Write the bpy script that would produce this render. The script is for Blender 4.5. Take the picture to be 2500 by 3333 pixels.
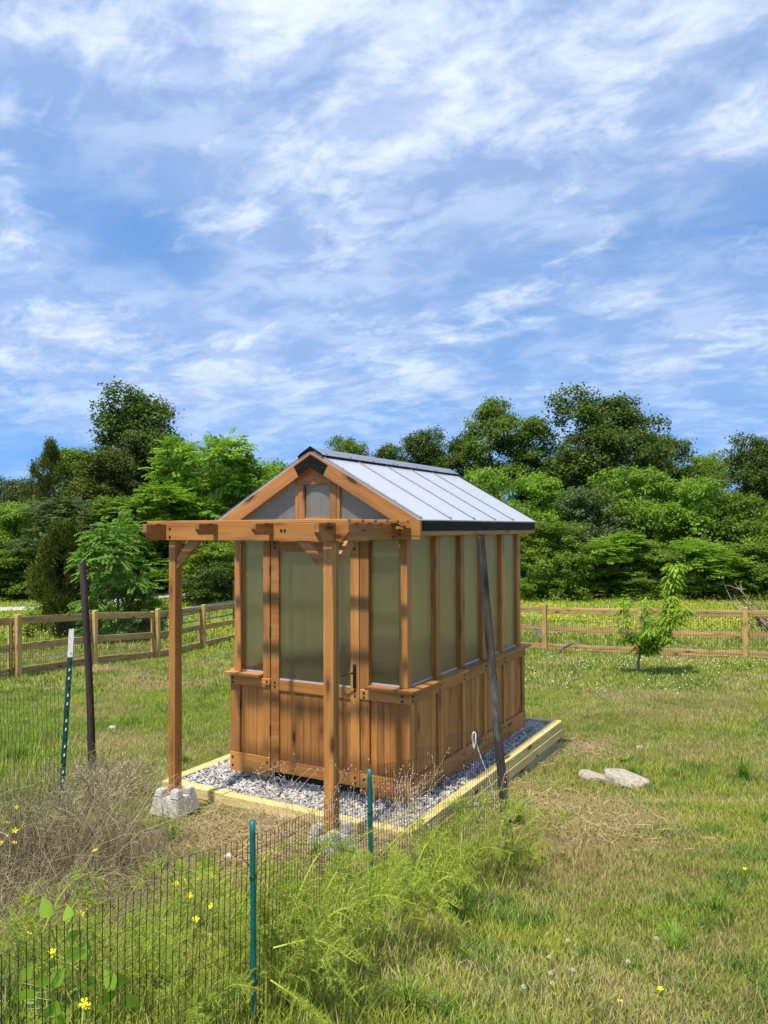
import bpy, bmesh, math, random
import numpy as np
from mathutils import Matrix, Vector

for _o in list(bpy.data.objects):
    bpy.data.objects.remove(_o)
SC = bpy.context.scene
COL = SC.collection
R = math.radians
rng = np.random.default_rng(7)
random.seed(7)

# ------------------------------------------------------------------ camera
CAM = np.array([2.6484, -5.1217, 1.985])
YAW, PITCH, ROLL, FPX = 0.5088, 0.0209, -0.0035, 2548.96      # focal length in pixels of a 2500 px wide frame
_f = np.array([-math.sin(YAW)*math.cos(PITCH), math.cos(YAW)*math.cos(PITCH), math.sin(PITCH)])
_r = np.array([math.cos(YAW), math.sin(YAW), 0.0])
_u = np.cross(_r, _f)
_c, _s = math.cos(ROLL), math.sin(ROLL)
_r, _u = _c*_r + _s*_u, -_s*_r + _c*_u
cd = bpy.data.cameras.new('camera')
cd.sensor_fit = 'HORIZONTAL'; cd.sensor_width = 36.0; cd.lens = 36.0*FPX/2500.0
cd.clip_start = 0.05; cd.clip_end = 6000
cam = bpy.data.objects.new('camera', cd); COL.objects.link(cam)
cam.matrix_world = Matrix(((_r[0], _u[0], -_f[0], CAM[0]), (_r[1], _u[1], -_f[1], CAM[1]), (_r[2], _u[2], -_f[2], CAM[2]), (0, 0, 0, 1)))
SC.camera = cam

# ------------------------------------------------------------------ sun, sky, exposure
BIGLOC = (0.3, 9.3, 2.5)
SUN = Vector((-0.025, -0.41, 1.0)).normalized()            # direction towards the sun
SUN_EL = math.asin(SUN.z)
sl = bpy.data.lights.new('sun', 'SUN'); sl.energy = 3.7; sl.angle = R(1.8); sl.color = (1.0, 0.94, 0.83)
so = bpy.data.objects.new('sun', sl); COL.objects.link(so)
so.rotation_euler = (-SUN).to_track_quat('-Z', 'Y').to_euler()

W = bpy.data.worlds.new('World'); SC.world = W; W.use_nodes = True
nt = W.node_tree; nt.nodes.clear()
def wn(t, **k):
    n = nt.nodes.new(t)
    for a, v in k.items():
        setattr(n, a, v)
    return n
def wl(a, b): nt.links.new(a, b)
def wmath(op, a, b=None, c=None, clamp=False):
    n = wn('ShaderNodeMath', operation=op, use_clamp=clamp)
    for i, v in enumerate((a, b, c)):
        if v is None: continue
        if isinstance(v, (int, float)): n.inputs[i].default_value = v
        else: wl(v, n.inputs[i])
    return n.outputs[0]
sky = wn('ShaderNodeTexSky', sky_type='NISHITA', sun_disc=False)
sky.sun_elevation = SUN_EL
sky.sun_rotation = math.atan2(SUN.x, SUN.y)
sky.altitude = 200; sky.air_density = 1.0; sky.dust_density = 0.1; sky.ozone_density = 2.2
tc = wn('ShaderNodeTexCoord')
sep = wn('ShaderNodeSeparateXYZ'); wl(tc.outputs['Generated'], sep.inputs[0])
zz = wmath('MAXIMUM', sep.outputs[2], 0.0)
skv = wn('ShaderNodeCombineXYZ'); wl(sep.outputs[0], skv.inputs[0]); wl(sep.outputs[1], skv.inputs[1]); wl(wmath('ADD', wmath('MULTIPLY', zz, 0.80), 0.30), skv.inputs[2])
wl(skv.outputs[0], sky.inputs['Vector'])
den = wmath('ADD', zz, 0.20)
px_ = wmath('DIVIDE', sep.outputs[0], den); py_ = wmath('DIVIDE', sep.outputs[1], den)
cmb = wn('ShaderNodeCombineXYZ'); wl(px_, cmb.inputs[0]); wl(py_, cmb.inputs[1])
def wnoise(scale, detail, rough, loc, dist=0.0, sx=1.0, sy=1.0, rot=0.0):
    m = wn('ShaderNodeMapping'); wl(cmb.outputs[0], m.inputs[0])
    m.inputs['Location'].default_value = loc; m.inputs['Scale'].default_value = (sx, sy, 1); m.inputs['Rotation'].default_value = (0, 0, rot)
    n = wn('ShaderNodeTexNoise', noise_dimensions='3D'); wl(m.outputs[0], n.inputs['Vector'])
    n.inputs['Scale'].default_value = scale; n.inputs['Detail'].default_value = detail; n.inputs['Roughness'].default_value = rough
    n.inputs['Distortion'].default_value = dist
    return n.outputs[0]
big = wnoise(0.75, 3, 0.5, BIGLOC, 0.4, 1, 1.0)
mid = wnoise(2.6, 10, 0.56, (6.4, 1.7, 5.0), 0.6, 1.0, 1.35, 0.5)
fine = wnoise(11.0, 6, 0.55, (4.4, 2.2, 5.0), 0.8, 1.0, 1.5, 0.9)
def wramp(v, a, b):
    n = wn('ShaderNodeMapRange', interpolation_type='SMOOTHERSTEP')
    wl(v, n.inputs[0]); n.inputs[1].default_value = a; n.inputs[2].default_value = b
    return n.outputs[0]
cov = wmath('ADD', wmath('MULTIPLY', big, 0.90), wmath('ADD', wmath('MULTIPLY', mid, 0.68), wmath('MULTIPLY', fine, 0.34)))
mask = wramp(cov, 0.72, 1.22)
veil = wmath('MULTIPLY', wramp(big, 0.20, 0.56), 0.48)
mask = wmath('MAXIMUM', wmath('MULTIPLY', mask, 0.92), veil)
horiz = wramp(sep.outputs[2], 0.05, 0.30)
mask = wmath('MULTIPLY', mask, wmath('ADD', wmath('MULTIPLY', horiz, 0.62), 0.38))
hsv = wn('ShaderNodeHueSaturation'); wl(sky.outputs[0], hsv.inputs['Color'])
hsv.inputs['Saturation'].default_value = 1.22; hsv.inputs['Value'].default_value = 0.92; hsv.inputs['Hue'].default_value = 0.498
mixc = wn('ShaderNodeMix', data_type='RGBA'); wl(mask, mixc.inputs[0]); wl(hsv.outputs[0], mixc.inputs[6])
shade = wnoise(5.0, 8, 0.62, (9.4, 3.2, 1.0), 0.4, 1.0, 1.3, 0.3)
ccol = wn('ShaderNodeMix', data_type='RGBA'); wl(wramp(shade, 0.36, 0.66), ccol.inputs[0]); ccol.inputs[6].default_value = (2.15, 2.65, 3.7, 1); ccol.inputs[7].default_value = (3.7, 4.05, 4.6, 1)
wl(ccol.outputs[2], mixc.inputs[7])
bg = wn('ShaderNodeBackground'); wl(mixc.outputs[2], bg.inputs[0]); bg.inputs[1].default_value = 0.15
wo = wn('ShaderNodeOutputWorld'); wl(bg.outputs[0], wo.inputs[0])

vs = SC.view_settings
vs.view_transform = 'Standard'; vs.look = 'None'; vs.exposure = 0.82; vs.gamma = 1.0; vs.use_curve_mapping = False
cy = SC.cycles
cy.use_denoising = True; cy.max_bounces = 10; cy.transparent_max_bounces = 8; cy.transmission_bounces = 8
cy.diffuse_bounces = 3; cy.glossy_bounces = 3; cy.caustics_reflective = False; cy.caustics_refractive = True
cy.use_adaptive_sampling = True; cy.adaptive_threshold = 0.012; cy.sample_clamp_indirect = 6.0

# ------------------------------------------------------------------ helpers: properties, names, parenting
WM = {}                                                     # world matrices of things and parts, kept by hand
def tag(o, label=None, cat=None, group=None, kind=None):
    for k, v in (('label', label), ('category', cat), ('group', group), ('kind', kind)):
        if v: o[k] = v
    return o
def link(o, parent=None, M=None):
    COL.objects.link(o)
    M = M or Matrix.Identity(4)
    if parent is not None:
        o.parent = parent
        o.matrix_basis = WM[parent.name].inverted() @ M
    else:
        o.matrix_basis = M
    WM[o.name] = M
    return o
def empty(name, loc, label, cat, group=None):
    o = bpy.data.objects.new(name, None); o.empty_display_size = 0.1
    link(o, None, Matrix.Translation(Vector(loc)))
    return tag(o, label, cat, group)
def obj(name, me, mat, parent=None, M=None):
    o = bpy.data.objects.new(name, me)
    if mat is not None and len(me.materials) == 0: me.materials.append(mat)
    return link(o, parent, M)
def copy_tree(src, M, parent=None):
    """copy a thing (or part) with its children; M is the new world matrix of the copy"""
    c = src.copy(); COL.objects.link(c)
    if parent is not None: c.parent = parent
    else: c.matrix_basis = M
    WM[c.name] = M
    for ch in src.children:
        d = ch.copy(); COL.objects.link(d); d.parent = c; WM[d.name] = M @ ch.matrix_basis
        for g in ch.children:
            e = g.copy(); COL.objects.link(e); e.parent = d
    return c
def frame(o, ex, ey, ez):
    return Matrix(((ex[0], ey[0], ez[0], o[0]), (ex[1], ey[1], ez[1], o[1]), (ex[2], ey[2], ez[2], o[2]), (0, 0, 0, 1)))
MESHES = {}
def prism_mesh(poly, t, bev):
    """poly in local XY (counter-clockwise), extruded from z=0 to z=t"""
    key = (tuple((round(a, 4), round(b, 4)) for a, b in poly), round(t, 4), bev)
    if key in MESHES: return MESHES[key]
    bm = bmesh.new()
    lo = [bm.verts.new((a, b, 0)) for a, b in poly]; hi = [bm.verts.new((a, b, t)) for a, b in poly]
    n = len(poly)
    bm.faces.new(lo[::-1]); bm.faces.new(hi)
    for i in range(n):
        bm.faces.new((lo[i], lo[(i+1) % n], hi[(i+1) % n], hi[i]))
    if bev: bmesh.ops.bevel(bm, geom=list(bm.edges), offset=bev, segments=1, affect='EDGES', profile=0.5)
    me = bpy.data.meshes.new('piece'); bm.to_mesh(me); bm.free()
    MESHES[key] = me
    return me
def prism(name, parent, o, ex, ey, poly, t, mat, bev=0.0025):
    ex = Vector(ex).normalized(); ey = Vector(ey).normalized(); ez = ex.cross(ey)
    key = prism_mesh(poly, t, bev)
    if len(key.materials) and key.materials[0] != mat:
        key = key.copy(); key.materials.clear()
    return obj(name, key, mat, parent, frame(Vector(o), ex, ey, ez))
def fbox(name, parent, x0, x1, y0, y1, z0, z1, mat, grain='z', bev=0.0025):
    """axis-aligned board with its grain (local X) along the named axis"""
    c = Vector(((x0+x1)/2, (y0+y1)/2, (z0+z1)/2)); dx, dy, dz = x1-x0, y1-y0, z1-z0
    ax = {'x': (Vector((1, 0, 0)), Vector((0, 0, 1)), dx, dz, dy), 'y': (Vector((0, 1, 0)), Vector((0, 0, 1)), dy, dz, dx),
          'z': (Vector((0, 0, 1)), Vector((1, 0, 0)), dz, dx, dy)}[grain]
    ex, ey, l, w, t = ax; ez = ex.cross(ey)
    return prism(name, parent, c - ex*(l/2) - ey*(w/2) - ez*(t/2), ex, ey, [(0, 0), (l, 0), (l, w), (0, w)], t, mat, bev)
def board(name, parent, a, b, w, t, n, mat, bev=0.003):
    """board from a to b (centre line of its face), n the outward normal of the face, thickness behind the face"""
    a, b, n = Vector(a), Vector(b), Vector(n).normalized()
    ex = (b-a); l = ex.length; ex.normalize(); ey = n.cross(ex).normalized(); n = ex.cross(ey)
    return prism(name, parent, a - ey*(w/2) - n*t, ex, ey, [(0, 0), (l, 0), (l, w), (0, w)], t, mat, bev)

# ------------------------------------------------------------------ helpers: numpy meshes
def np_mesh(name, V, F, tint=None, smooth=False, col=None):
    """F: (n,3) or (n,4) int array, or a list of such arrays"""
    me = bpy.data.meshes.new(name)
    Fs = F if isinstance(F, list) else [F]
    V = np.asarray(V, np.float32)
    me.vertices.add(len(V)); me.vertices.foreach_set('co', V.ravel())
    flat = np.concatenate([f.ravel() for f in Fs]).astype(np.int32)
    tot = np.concatenate([np.full(len(f), f.shape[1], np.int32) for f in Fs])
    start = np.concatenate([[0], np.cumsum(tot)[:-1]]).astype(np.int32)
    me.loops.add(len(flat)); me.loops.foreach_set('vertex_index', flat)
    me.polygons.add(len(tot)); me.polygons.foreach_set('loop_start', start)
    me.polygons.foreach_set('use_smooth', np.full(len(tot), smooth))
    if tint is not None:
        a = me.attributes.new('tint', 'FLOAT', 'FACE'); a.data.foreach_set('value', np.asarray(tint, np.float32))
    if col is not None:
        a = me.attributes.new('col', 'FLOAT_COLOR', 'POINT')
        c = np.ones((len(V), 4), np.float32); c[:, :3] = col
        a.data.foreach_set('color', c.ravel())
    me.update(calc_edges=True); me.validate()
    return me
def norm(a): return a/np.maximum(np.linalg.norm(a, axis=-1, keepdims=True), 1e-9)
def tubes(paths, radii, sides=5, cap=True):
    """paths: list of (k,3) arrays; radii: list of scalars or (k,) arrays -> V, F"""
    Vs, Fs, off = [], [], 0
    for P, r in zip(paths, radii):
        P = np.asarray(P, float); k = len(P); r = np.broadcast_to(np.asarray(r, float), (k,))
        T = norm(np.gradient(P, axis=0))
        ref = np.array([0, 0, 1.0]) if abs(T[0, 2]) < 0.9 else np.array([1.0, 0, 0])
        A = norm(np.cross(T, ref)); B = np.cross(T, A)
        th = np.arange(sides)*2*math.pi/sides
        ring = P[:, None, :] + r[:, None, None]*(np.cos(th)[None, :, None]*A[:, None, :] + np.sin(th)[None, :, None]*B[:, None, :])
        Vs.append(ring.reshape(-1, 3))
        i = np.arange(k-1)[:, None]*sides + np.arange(sides)[None, :]
        j = np.arange(k-1)[:, None]*sides + (np.arange(sides)[None, :]+1) % sides
        Fs.append((np.stack([i, i+sides, j+sides, j], -1).reshape(-1, 4)) + off)
        if cap:
            c = np.array([[0, s, s+1] for s in range(1, sides-1)])
            Fs.append(np.concatenate([c, c[:, :1], ], 1)[:, :3] + off); Fs.append(c[:, ::-1] + off + (k-1)*sides)
        off += k*sides
    V = np.concatenate(Vs)
    q = [f for f in Fs if f.shape[1] == 4]; t = [f for f in Fs if f.shape[1] == 3]
    return V, ([np.concatenate(q)] + ([np.concatenate(t)] if t else []))
def spline(pts, n):
    """smooth path through pts (Catmull-Rom), n samples"""
    P = np.asarray(pts, float); k = len(P)
    if k == 2: return P[0] + (P[1]-P[0])*np.linspace(0, 1, n)[:, None]
    Q = np.vstack([2*P[0]-P[1], P, 2*P[-1]-P[-2]])
    t = np.linspace(0, k-1-1e-6, n); i = t.astype(int); u = (t-i)[:, None]
    p0, p1, p2, p3 = Q[i], Q[i+1], Q[i+2], Q[i+3]
    return 0.5*((2*p1) + (-p0+p2)*u + (2*p0-5*p1+4*p2-p3)*u**2 + (-p0+3*p1-3*p2+p3)*u**3)

# value noise on a lattice, for patches in the lawn
_H = np.random.default_rng(11).random((256, 256))
def vnoise(x, y):
    xi = np.floor(x).astype(int); yi = np.floor(y).astype(int); u = x-xi; v = y-yi
    u = u*u*(3-2*u); v = v*v*(3-2*v); h = lambda a, b: _H[a & 255, b & 255]
    return (h(xi, yi)*(1-u)+h(xi+1, yi)*u)*(1-v) + (h(xi, yi+1)*(1-u)+h(xi+1, yi+1)*u)*v
def fbm(x, y, o=4):
    s = 0; a = 0.5; t = 0
    for k in range(o):
        s = s + a*vnoise(x*2**k+17.3*k, y*2**k+5.1*k); t += a; a *= 0.55
    return s/t

# ------------------------------------------------------------------ helpers: the lie of the land
FH = np.array([-math.sin(YAW), math.cos(YAW)]); RH = np.array([math.cos(YAW), math.sin(YAW)])
_D = [-400, -4, 0, 2.6, 3.5, 4.7, 5.2, 5.9, 6.9, 8.3, 14, 18, 20, 30, 42, 60, 3000]
_Z = [2.0, .50, .42, .33, .16, -.07, -.125, -.14, -.27, -.365, -.64, -.95, -1.08, -1.42, -1.6, -1.65, -1.65]
def gz(x, y):
    """height of the ground at world x, y"""
    x = np.asarray(x, float); y = np.asarray(y, float)
    d = (x-CAM[0])*FH[0] + (y-CAM[1])*FH[1]
    z = np.interp(d, _D, _Z)
    z = (z*2 + np.interp(d-.5, _D, _Z) + np.interp(d+.5, _D, _Z))/4
    amp = np.clip((d-1)/14, 0.15, 1.0)
    return z + (fbm(x*0.35+40, y*0.35+40, 3)-0.5)*0.10*amp
def ld(lat, d):
    """world xy from (lateral, depth) seen from where the photographer stands"""
    lat = np.asarray(lat, float); d = np.asarray(d, float)
    return CAM[0]+lat*RH[0]+d*FH[0], CAM[1]+lat*RH[1]+d*FH[1]
def spot(u, d, dz=0.0):
    """point on the ground at depth d in the direction of photo column u (0..2500)"""
    x, y = ld((u-1250)/FPX*d, d)
    return Vector((float(x), float(y), float(gz(x, y))+dz))
def ray(u, v):
    return _r*((u-1250)/FPX) - _u*((v-1666.5)/FPX) + _f
def at_depth(u, v, d):
    q = ray(u, v); t = d/(q[0]*FH[0]+q[1]*FH[1])
    return CAM + q*t
def px_ground(u, v):
    """where the sight line of photo pixel u, v meets the ground"""
    q = ray(u, v); lo = 0.5
    t = np.concatenate([np.linspace(1, 30, 1500), np.linspace(30, 200, 400)])
    P = CAM[None]+q[None]*t[:, None]
    k = np.argmax(P[:, 2] <= gz(P[:, 0], P[:, 1]))
    return Vector(P[k])
# ------------------------------------------------------------------ materials
def new_mat(name):
    m = bpy.data.materials.new(name); m.use_nodes = True
    t = m.node_tree; t.nodes.clear()
    out = t.nodes.new('ShaderNodeOutputMaterial')
    return m, t, out
class NT:
    def __init__(s, t): s.t = t
    def n(s, ty, **k):
        n = s.t.nodes.new(ty)
        for a, v in k.items(): setattr(n, a, v)
        return n
    def l(s, a, b): s.t.links.new(a, b)
    def put(s, v, sock):
        if isinstance(v, bpy.types.NodeSocket): s.l(v, sock)
        else: sock.default_value = v
    def math(s, op, a, b=None, clamp=False):
        n = s.n('ShaderNodeMath', operation=op, use_clamp=clamp); s.put(a, n.inputs[0])
        if b is not None: s.put(b, n.inputs[1])
        return n.outputs[0]
    def noise(s, vec, scale, detail=4, rough=0.55, dist=0.0):
        n = s.n('ShaderNodeTexNoise'); s.l(vec, n.inputs['Vector'])
        n.inputs['Scale'].default_value = scale; n.inputs['Detail'].default_value = detail
        n.inputs['Roughness'].default_value = rough; n.inputs['Distortion'].default_value = dist
        return n.outputs[0]
    def mapv(s, vec, scale=(1, 1, 1), loc=(0, 0, 0)):
        n = s.n('ShaderNodeMapping'); s.l(vec, n.inputs[0]); n.inputs['Scale'].default_value = scale
        s.put(loc, n.inputs['Location']); return n.outputs[0]
    def ramp(s, v, stops):
        n = s.n('ShaderNodeValToRGB'); s.l(v, n.inputs[0]); e = n.color_ramp.elements
        while len(e) < len(stops): e.new(0.5)
        for el, (p, c) in zip(e, stops):
            el.position = p; el.color = (c[0], c[1], c[2], 1) if not isinstance(c, (int, float)) else (c, c, c, 1)
        return n.outputs[0]
    def rng(s, v, a, b, c=0.0, d=1.0):
        n = s.n('ShaderNodeMapRange'); s.l(v, n.inputs[0])
        for i, q in enumerate((a, b, c, d)): n.inputs[i+1].default_value = q
        return n.outputs[0]
    def mix(s, f, a, b, bt='MIX'):
        n = s.n('ShaderNodeMix', data_type='RGBA', blend_type=bt); s.put(f, n.inputs[0])
        for v, k in ((a, 6), (b, 7)):
            if isinstance(v, tuple): v = (v[0], v[1], v[2], 1)
            s.put(v, n.inputs[k])
        return n.outputs[2]
    def bsdf(s, col, rough=0.6, spec=0.4, metal=0.0, normal=None):
        b = s.n('ShaderNodeBsdfPrincipled')
        if isinstance(col, tuple): col = (col[0], col[1], col[2], 1)
        s.put(col, b.inputs['Base Color']); s.put(rough, b.inputs['Roughness']); b.inputs['Specular IOR Level'].default_value = spec
        b.inputs['Metallic'].default_value = metal
        if normal is not None: s.l(normal, b.inputs['Normal'])
        return b
    def bump(s, h, strength=0.3, dist=0.01):
        n = s.n('ShaderNodeBump'); s.l(h, n.inputs['Height']); n.inputs['Strength'].default_value = strength; n.inputs['Distance'].default_value = dist
        return n.outputs[0]
def objcoord(N, spread=7.0):
    """object coordinates shifted by a random amount for each object, so no two boards share their grain"""
    tc = N.n('ShaderNodeTexCoord'); oi = N.n('ShaderNodeObjectInfo')
    c = N.n('ShaderNodeCombineXYZ'); N.l(N.math('MULTIPLY', oi.outputs['Random'], 31.0*spread), c.inputs[0])
    N.l(N.math('MULTIPLY', oi.outputs['Random'], 0.7*spread), c.inputs[1]); N.l(N.math('MULTIPLY', oi.outputs['Random'], 1.1*spread), c.inputs[2])
    v = N.n('ShaderNodeVectorMath', operation='ADD'); N.l(tc.outputs['Object'], v.inputs[0]); N.l(c.outputs[0], v.inputs[1])
    return v.outputs[0], oi.outputs['Random']
def wood(name, dark, mid, light, knot=(0.085, 0.030, 0.011), rough=0.55, grain=1.0, knots=True, stain=None, var=0.25, bump=0.25):
    m, t, out = new_mat(name); N = NT(t)
    v, rnd = objcoord(N)
    g1 = N.noise(N.mapv(v, (1.1, 16*grain, 16*grain)), 1.0, 5, 0.6, 0.6)
    g2 = N.noise(N.mapv(v, (4.0, 110*grain, 110*grain)), 1.0, 3, 0.6)
    g = N.math('ADD', N.math('MULTIPLY', g1, 0.68), N.math('MULTIPLY', g2, 0.32))
    col = N.ramp(g, [(0.33, dark), (0.49, mid), (0.66, light)])
    if knots:
        vo = N.n('ShaderNodeTexVoronoi'); vo.feature = 'F1'
        N.l(N.mapv(v, (2.4, 8.5, 8.5)), vo.inputs['Vector']); vo.inputs['Scale'].default_value = 1.0
        k = N.math('ADD', vo.outputs['Distance'], N.math('MULTIPLY', N.noise(v, 60, 2), 0.05))
        col = N.mix(N.rng(k, 0.14, 0.33, 0.85, 0.0), col, tuple(0.55*a+0.1*b for a, b in zip(dark, mid)))
        col = N.mix(N.rng(k, 0.13, 0.17, 1.0, 0.0), col, knot)
    blot = N.noise(v, 3.0, 4, 0.6)
    col = N.mix(N.rng(blot, 0.42, 0.80, 0.0, 0.40), col, dark)
    if stain:
        s = N.noise(N.mapv(v, (3.0, 7, 7)), 1.0, 6, 0.7)
        col = N.mix(N.rng(s, 0.52, 0.66, 0.0, 0.8), col, stain)
    bri = N.rng(rnd, 0, 1, 1-var, 1+var)
    hv = N.n('ShaderNodeHueSaturation'); N.l(col, hv.inputs['Color']); N.l(bri, hv.inputs['Value'])
    b = N.bsdf(hv.outputs[0], rough, 0.35, normal=N.bump(g, bump, 0.004))
    N.l(b.outputs[0], out.inputs[0]); return m
CEDAR = wood('cedar_stain', (0.281, 0.109, 0.027), (0.408, 0.175, 0.043), (0.505, 0.244, 0.073), rough=0.5, var=0.27)
PINE = wood('treated_pine', (0.46, 0.31, 0.095), (0.62, 0.47, 0.175), (0.74, 0.60, 0.27), rough=0.7, var=0.1, stain=None)
PINE_GREY = wood('treated_pine_grey', (0.20, 0.17, 0.10), (0.34, 0.29, 0.17), (0.47, 0.38, 0.19), rough=0.8, var=0.1, stain=(0.16, 0.15, 0.12))
FENCE = wood('fence_pine', (0.37, 0.215, 0.07), (0.53, 0.345, 0.12), (0.65, 0.46, 0.185), rough=0.75, var=0.15, stain=(0.30, 0.15, 0.06))
OLD = wood('weathered_post', (0.022, 0.018, 0.014), (0.058, 0.047, 0.037), (0.150, 0.128, 0.104), knot=(0.012, 0.010, 0.008), rough=0.95, var=0.05, grain=2.6, stain=(0.21, 0.19, 0.155), bump=1.0)
DARKPOST = wood('dark_brown_post', (0.028, 0.018, 0.013), (0.050, 0.034, 0.026), (0.085, 0.062, 0.047), knot=(0.012, 0.008, 0.006), rough=0.7, var=0.02, bump=0.5)
def plain(name, col, rough=0.5, spec=0.4, metal=0.0, noise=0.0, nscale=20.0, bump=0.0):
    m, t, out = new_mat(name); N = NT(t)
    tc = N.n('ShaderNodeTexCoord')
    c = col; nb = None
    if noise or bump:
        h = N.noise(tc.outputs['Object'], nscale, 6, 0.65)
        if noise: c = N.mix(N.rng(h, 0.3, 0.7), tuple(a*(1-noise) for a in col), tuple(min(a*(1+noise), 1) for a in col))
        if bump: nb = N.bump(h, bump, 0.01)
    b = N.bsdf(c, rough, spec, metal, nb); N.l(b.outputs[0], out.inputs[0]); return m
BLACK = plain('black_hardware', (0.012, 0.012, 0.013), 0.38, 0.5)
BLACKFLASH = plain('black_flashing', (0.011, 0.009, 0.008), 0.6, 0.12)
RIDGE = plain('ridge_metal', (0.24, 0.24, 0.27), 0.32, 0.6, 0.4)
ALU = plain('grey_batten', (0.17, 0.19, 0.21), 0.35, 0.5, 0.4)
TRIMGREY = plain('grey_pane_edge', (0.42, 0.43, 0.45), 0.45)
CONCRETE = plain('concrete', (0.46, 0.44, 0.39), 0.9, 0.2, 0, 0.09, 22, 0.15)
STONE = plain('pale_limestone', (0.36, 0.32, 0.245), 0.9, 0.2, 0, 0.5, 7, 1.0)
WHITEROCK = plain('white_rock', (0.68, 0.67, 0.64), 0.85, 0.2, 0, 0.2, 14, 0.6)
GREYBLOCK = plain('grey_block', (0.22, 0.22, 0.23), 0.9, 0.2, 0, 0.2, 20, 0.3)
WIRE = plain('dark_wire', (0.028, 0.024, 0.020), 0.6, 0.3)
FENCEWIRE = plain('galvanised_wire', (0.07, 0.065, 0.055), 0.6, 0.3)
STAKE = plain('green_stake', (0.004, 0.115, 0.100), 0.4, 0.5, 0, 0.25, 40, 0.05)
TPOST = plain('green_post_paint', (0.008, 0.055, 0.040), 0.55, 0.4, 0, 0.4, 40)
GATE = plain('blue_grey_tube', (0.16, 0.21, 0.27), 0.45, 0.5, 0.2, 0.2, 15)
WHITEPLASTIC = plain('white_plastic', (0.78, 0.78, 0.76), 0.5)
ORANGE = plain('orange_cap', (0.75, 0.22, 0.02), 0.5)
STEM = plain('green_stem', (0.16, 0.22, 0.03), 0.7)
YELLOW = plain('yellow_petals', (0.80, 0.66, 0.02), 0.6, 0.2)
CLOVER = plain('clover_white', (0.72, 0.70, 0.60), 0.8, 0.1)
TWIG = plain('pale_twig', (0.46, 0.35, 0.22), 0.8, 0.2)
BARK = plain('grey_brown_bark', (0.11, 0.088, 0.066), 0.9, 0.2, 0, 0.4, 8, 0.6)
SAPBARK = plain('sapling_bark', (0.20, 0.165, 0.14), 0.8, 0.2, 0, 0.3, 30, 0.3)
DARKTWIG = plain('dark_twig', (0.06, 0.045, 0.034), 0.85, 0.2)
def tpost_top():
    m, t, out = new_mat('white_tip_rusty'); N = NT(t); tc = N.n('ShaderNodeTexCoord')
    n = N.noise(tc.outputs['Object'], 45, 4, 0.7)
    c = N.ramp(n, [(0.40, (0.72, 0.70, 0.66)), (0.56, (0.70, 0.67, 0.62)), (0.62, (0.30, 0.10, 0.05))])
    N.l(N.bsdf(c, 0.6).outputs[0], out.inputs[0]); return m
TPOSTTIP = tpost_top()
def pane_mat(name, tint, rough, trans, milk):
    """twin-wall sheet: rough see-through with fine upright flutes (local X runs up the sheet)"""
    m, t, out = new_mat(name); N = NT(t); v, rnd = objcoord(N, 1.0)
    fl = N.noise(N.mapv(v, (0.25, 190, 190)), 1.0, 3, 0.6)
    st = N.noise(N.mapv(v, (0.10, 46, 46)), 1.0, 2, 0.5)
    c = N.mix(N.rng(st, 0.35, 0.65), tuple(a*0.86 for a in tint), tint)
    p = N.bsdf(c, rough, 0.5, 0, N.bump(fl, 0.9, 0.0022))
    p.inputs['Transmission Weight'].default_value = trans; p.inputs['IOR'].default_value = 1.28
    tr = N.n('ShaderNodeBsdfTranslucent'); N.put((milk[0], milk[1], milk[2], 1), tr.inputs[0])
    mx = N.n('ShaderNodeMixShader'); mx.inputs[0].default_value = milk[3]
    N.l(p.outputs[0], mx.inputs[1]); N.l(tr.outputs[0], mx.inputs[2]); N.l(mx.outputs[0], out.inputs[0]); return m
PANE = pane_mat('wall_sheet', (1.0, 0.95, 0.70), 0.20, 0.965, (0.86, 0.79, 0.52, 0.32))
PANE_TOP = pane_mat('gable_sheet', (0.82, 0.79, 0.70), 0.34, 0.75, (0.60, 0.60, 0.58, 0.35))
def roof_mat():
    m, t, out = new_mat('roof_sheet'); N = NT(t); v, rnd = objcoord(N)
    d = N.noise(v, 60, 4, 0.7)
    b = N.bsdf(N.mix(N.rng(d, 0.45, 0.75), (0.66, 0.67, 0.70), (0.55, 0.56, 0.58)), 0.22, 0.75, 0, N.bump(N.noise(v, 4.0, 2), 0.12, 0.02))
    tr = N.n('ShaderNodeBsdfTranslucent'); N.put((0.72, 0.72, 0.70, 1), tr.inputs[0])
    mx = N.n('ShaderNodeMixShader'); mx.inputs[0].default_value = 0.30
    N.l(b.outputs[0], mx.inputs[1]); N.l(tr.outputs[0], mx.inputs[2]); N.l(mx.outputs[0], out.inputs[0]); return m
ROOF = roof_mat()
def leaf_mat(name, dark, mid, light, transl=0.35, rough=0.55, objvar=0.12, tcol=None):
    """foliage: colour from each leaf's own tint, light passes through the blade"""
    m, t, out = new_mat(name); N = NT(t)
    a = N.n('ShaderNodeAttribute', attribute_name='tint'); oi = N.n('ShaderNodeObjectInfo')
    c = N.ramp(a.outputs['Fac'], [(0.0, dark), (0.5, mid), (1.0, light)])
    hv = N.n('ShaderNodeHueSaturation'); N.l(c, hv.inputs['Color']); N.l(N.rng(oi.outputs['Random'], 0, 1, 1-objvar, 1+objvar), hv.inputs['Value'])
    p = N.bsdf(hv.outputs[0], rough, 0.2)
    tr = N.n('ShaderNodeBsdfTranslucent')
    tcx = N.mix(1.0, hv.outputs[0], tcol or (1.25, 1.35, 0.55), 'MULTIPLY'); N.l(tcx, tr.inputs[0])
    mx = N.n('ShaderNodeMixShader'); mx.inputs[0].default_value = transl
    N.l(p.outputs[0], mx.inputs[1]); N.l(tr.outputs[0], mx.inputs[2]); N.l(mx.outputs[0], out.inputs[0]); return m
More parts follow.
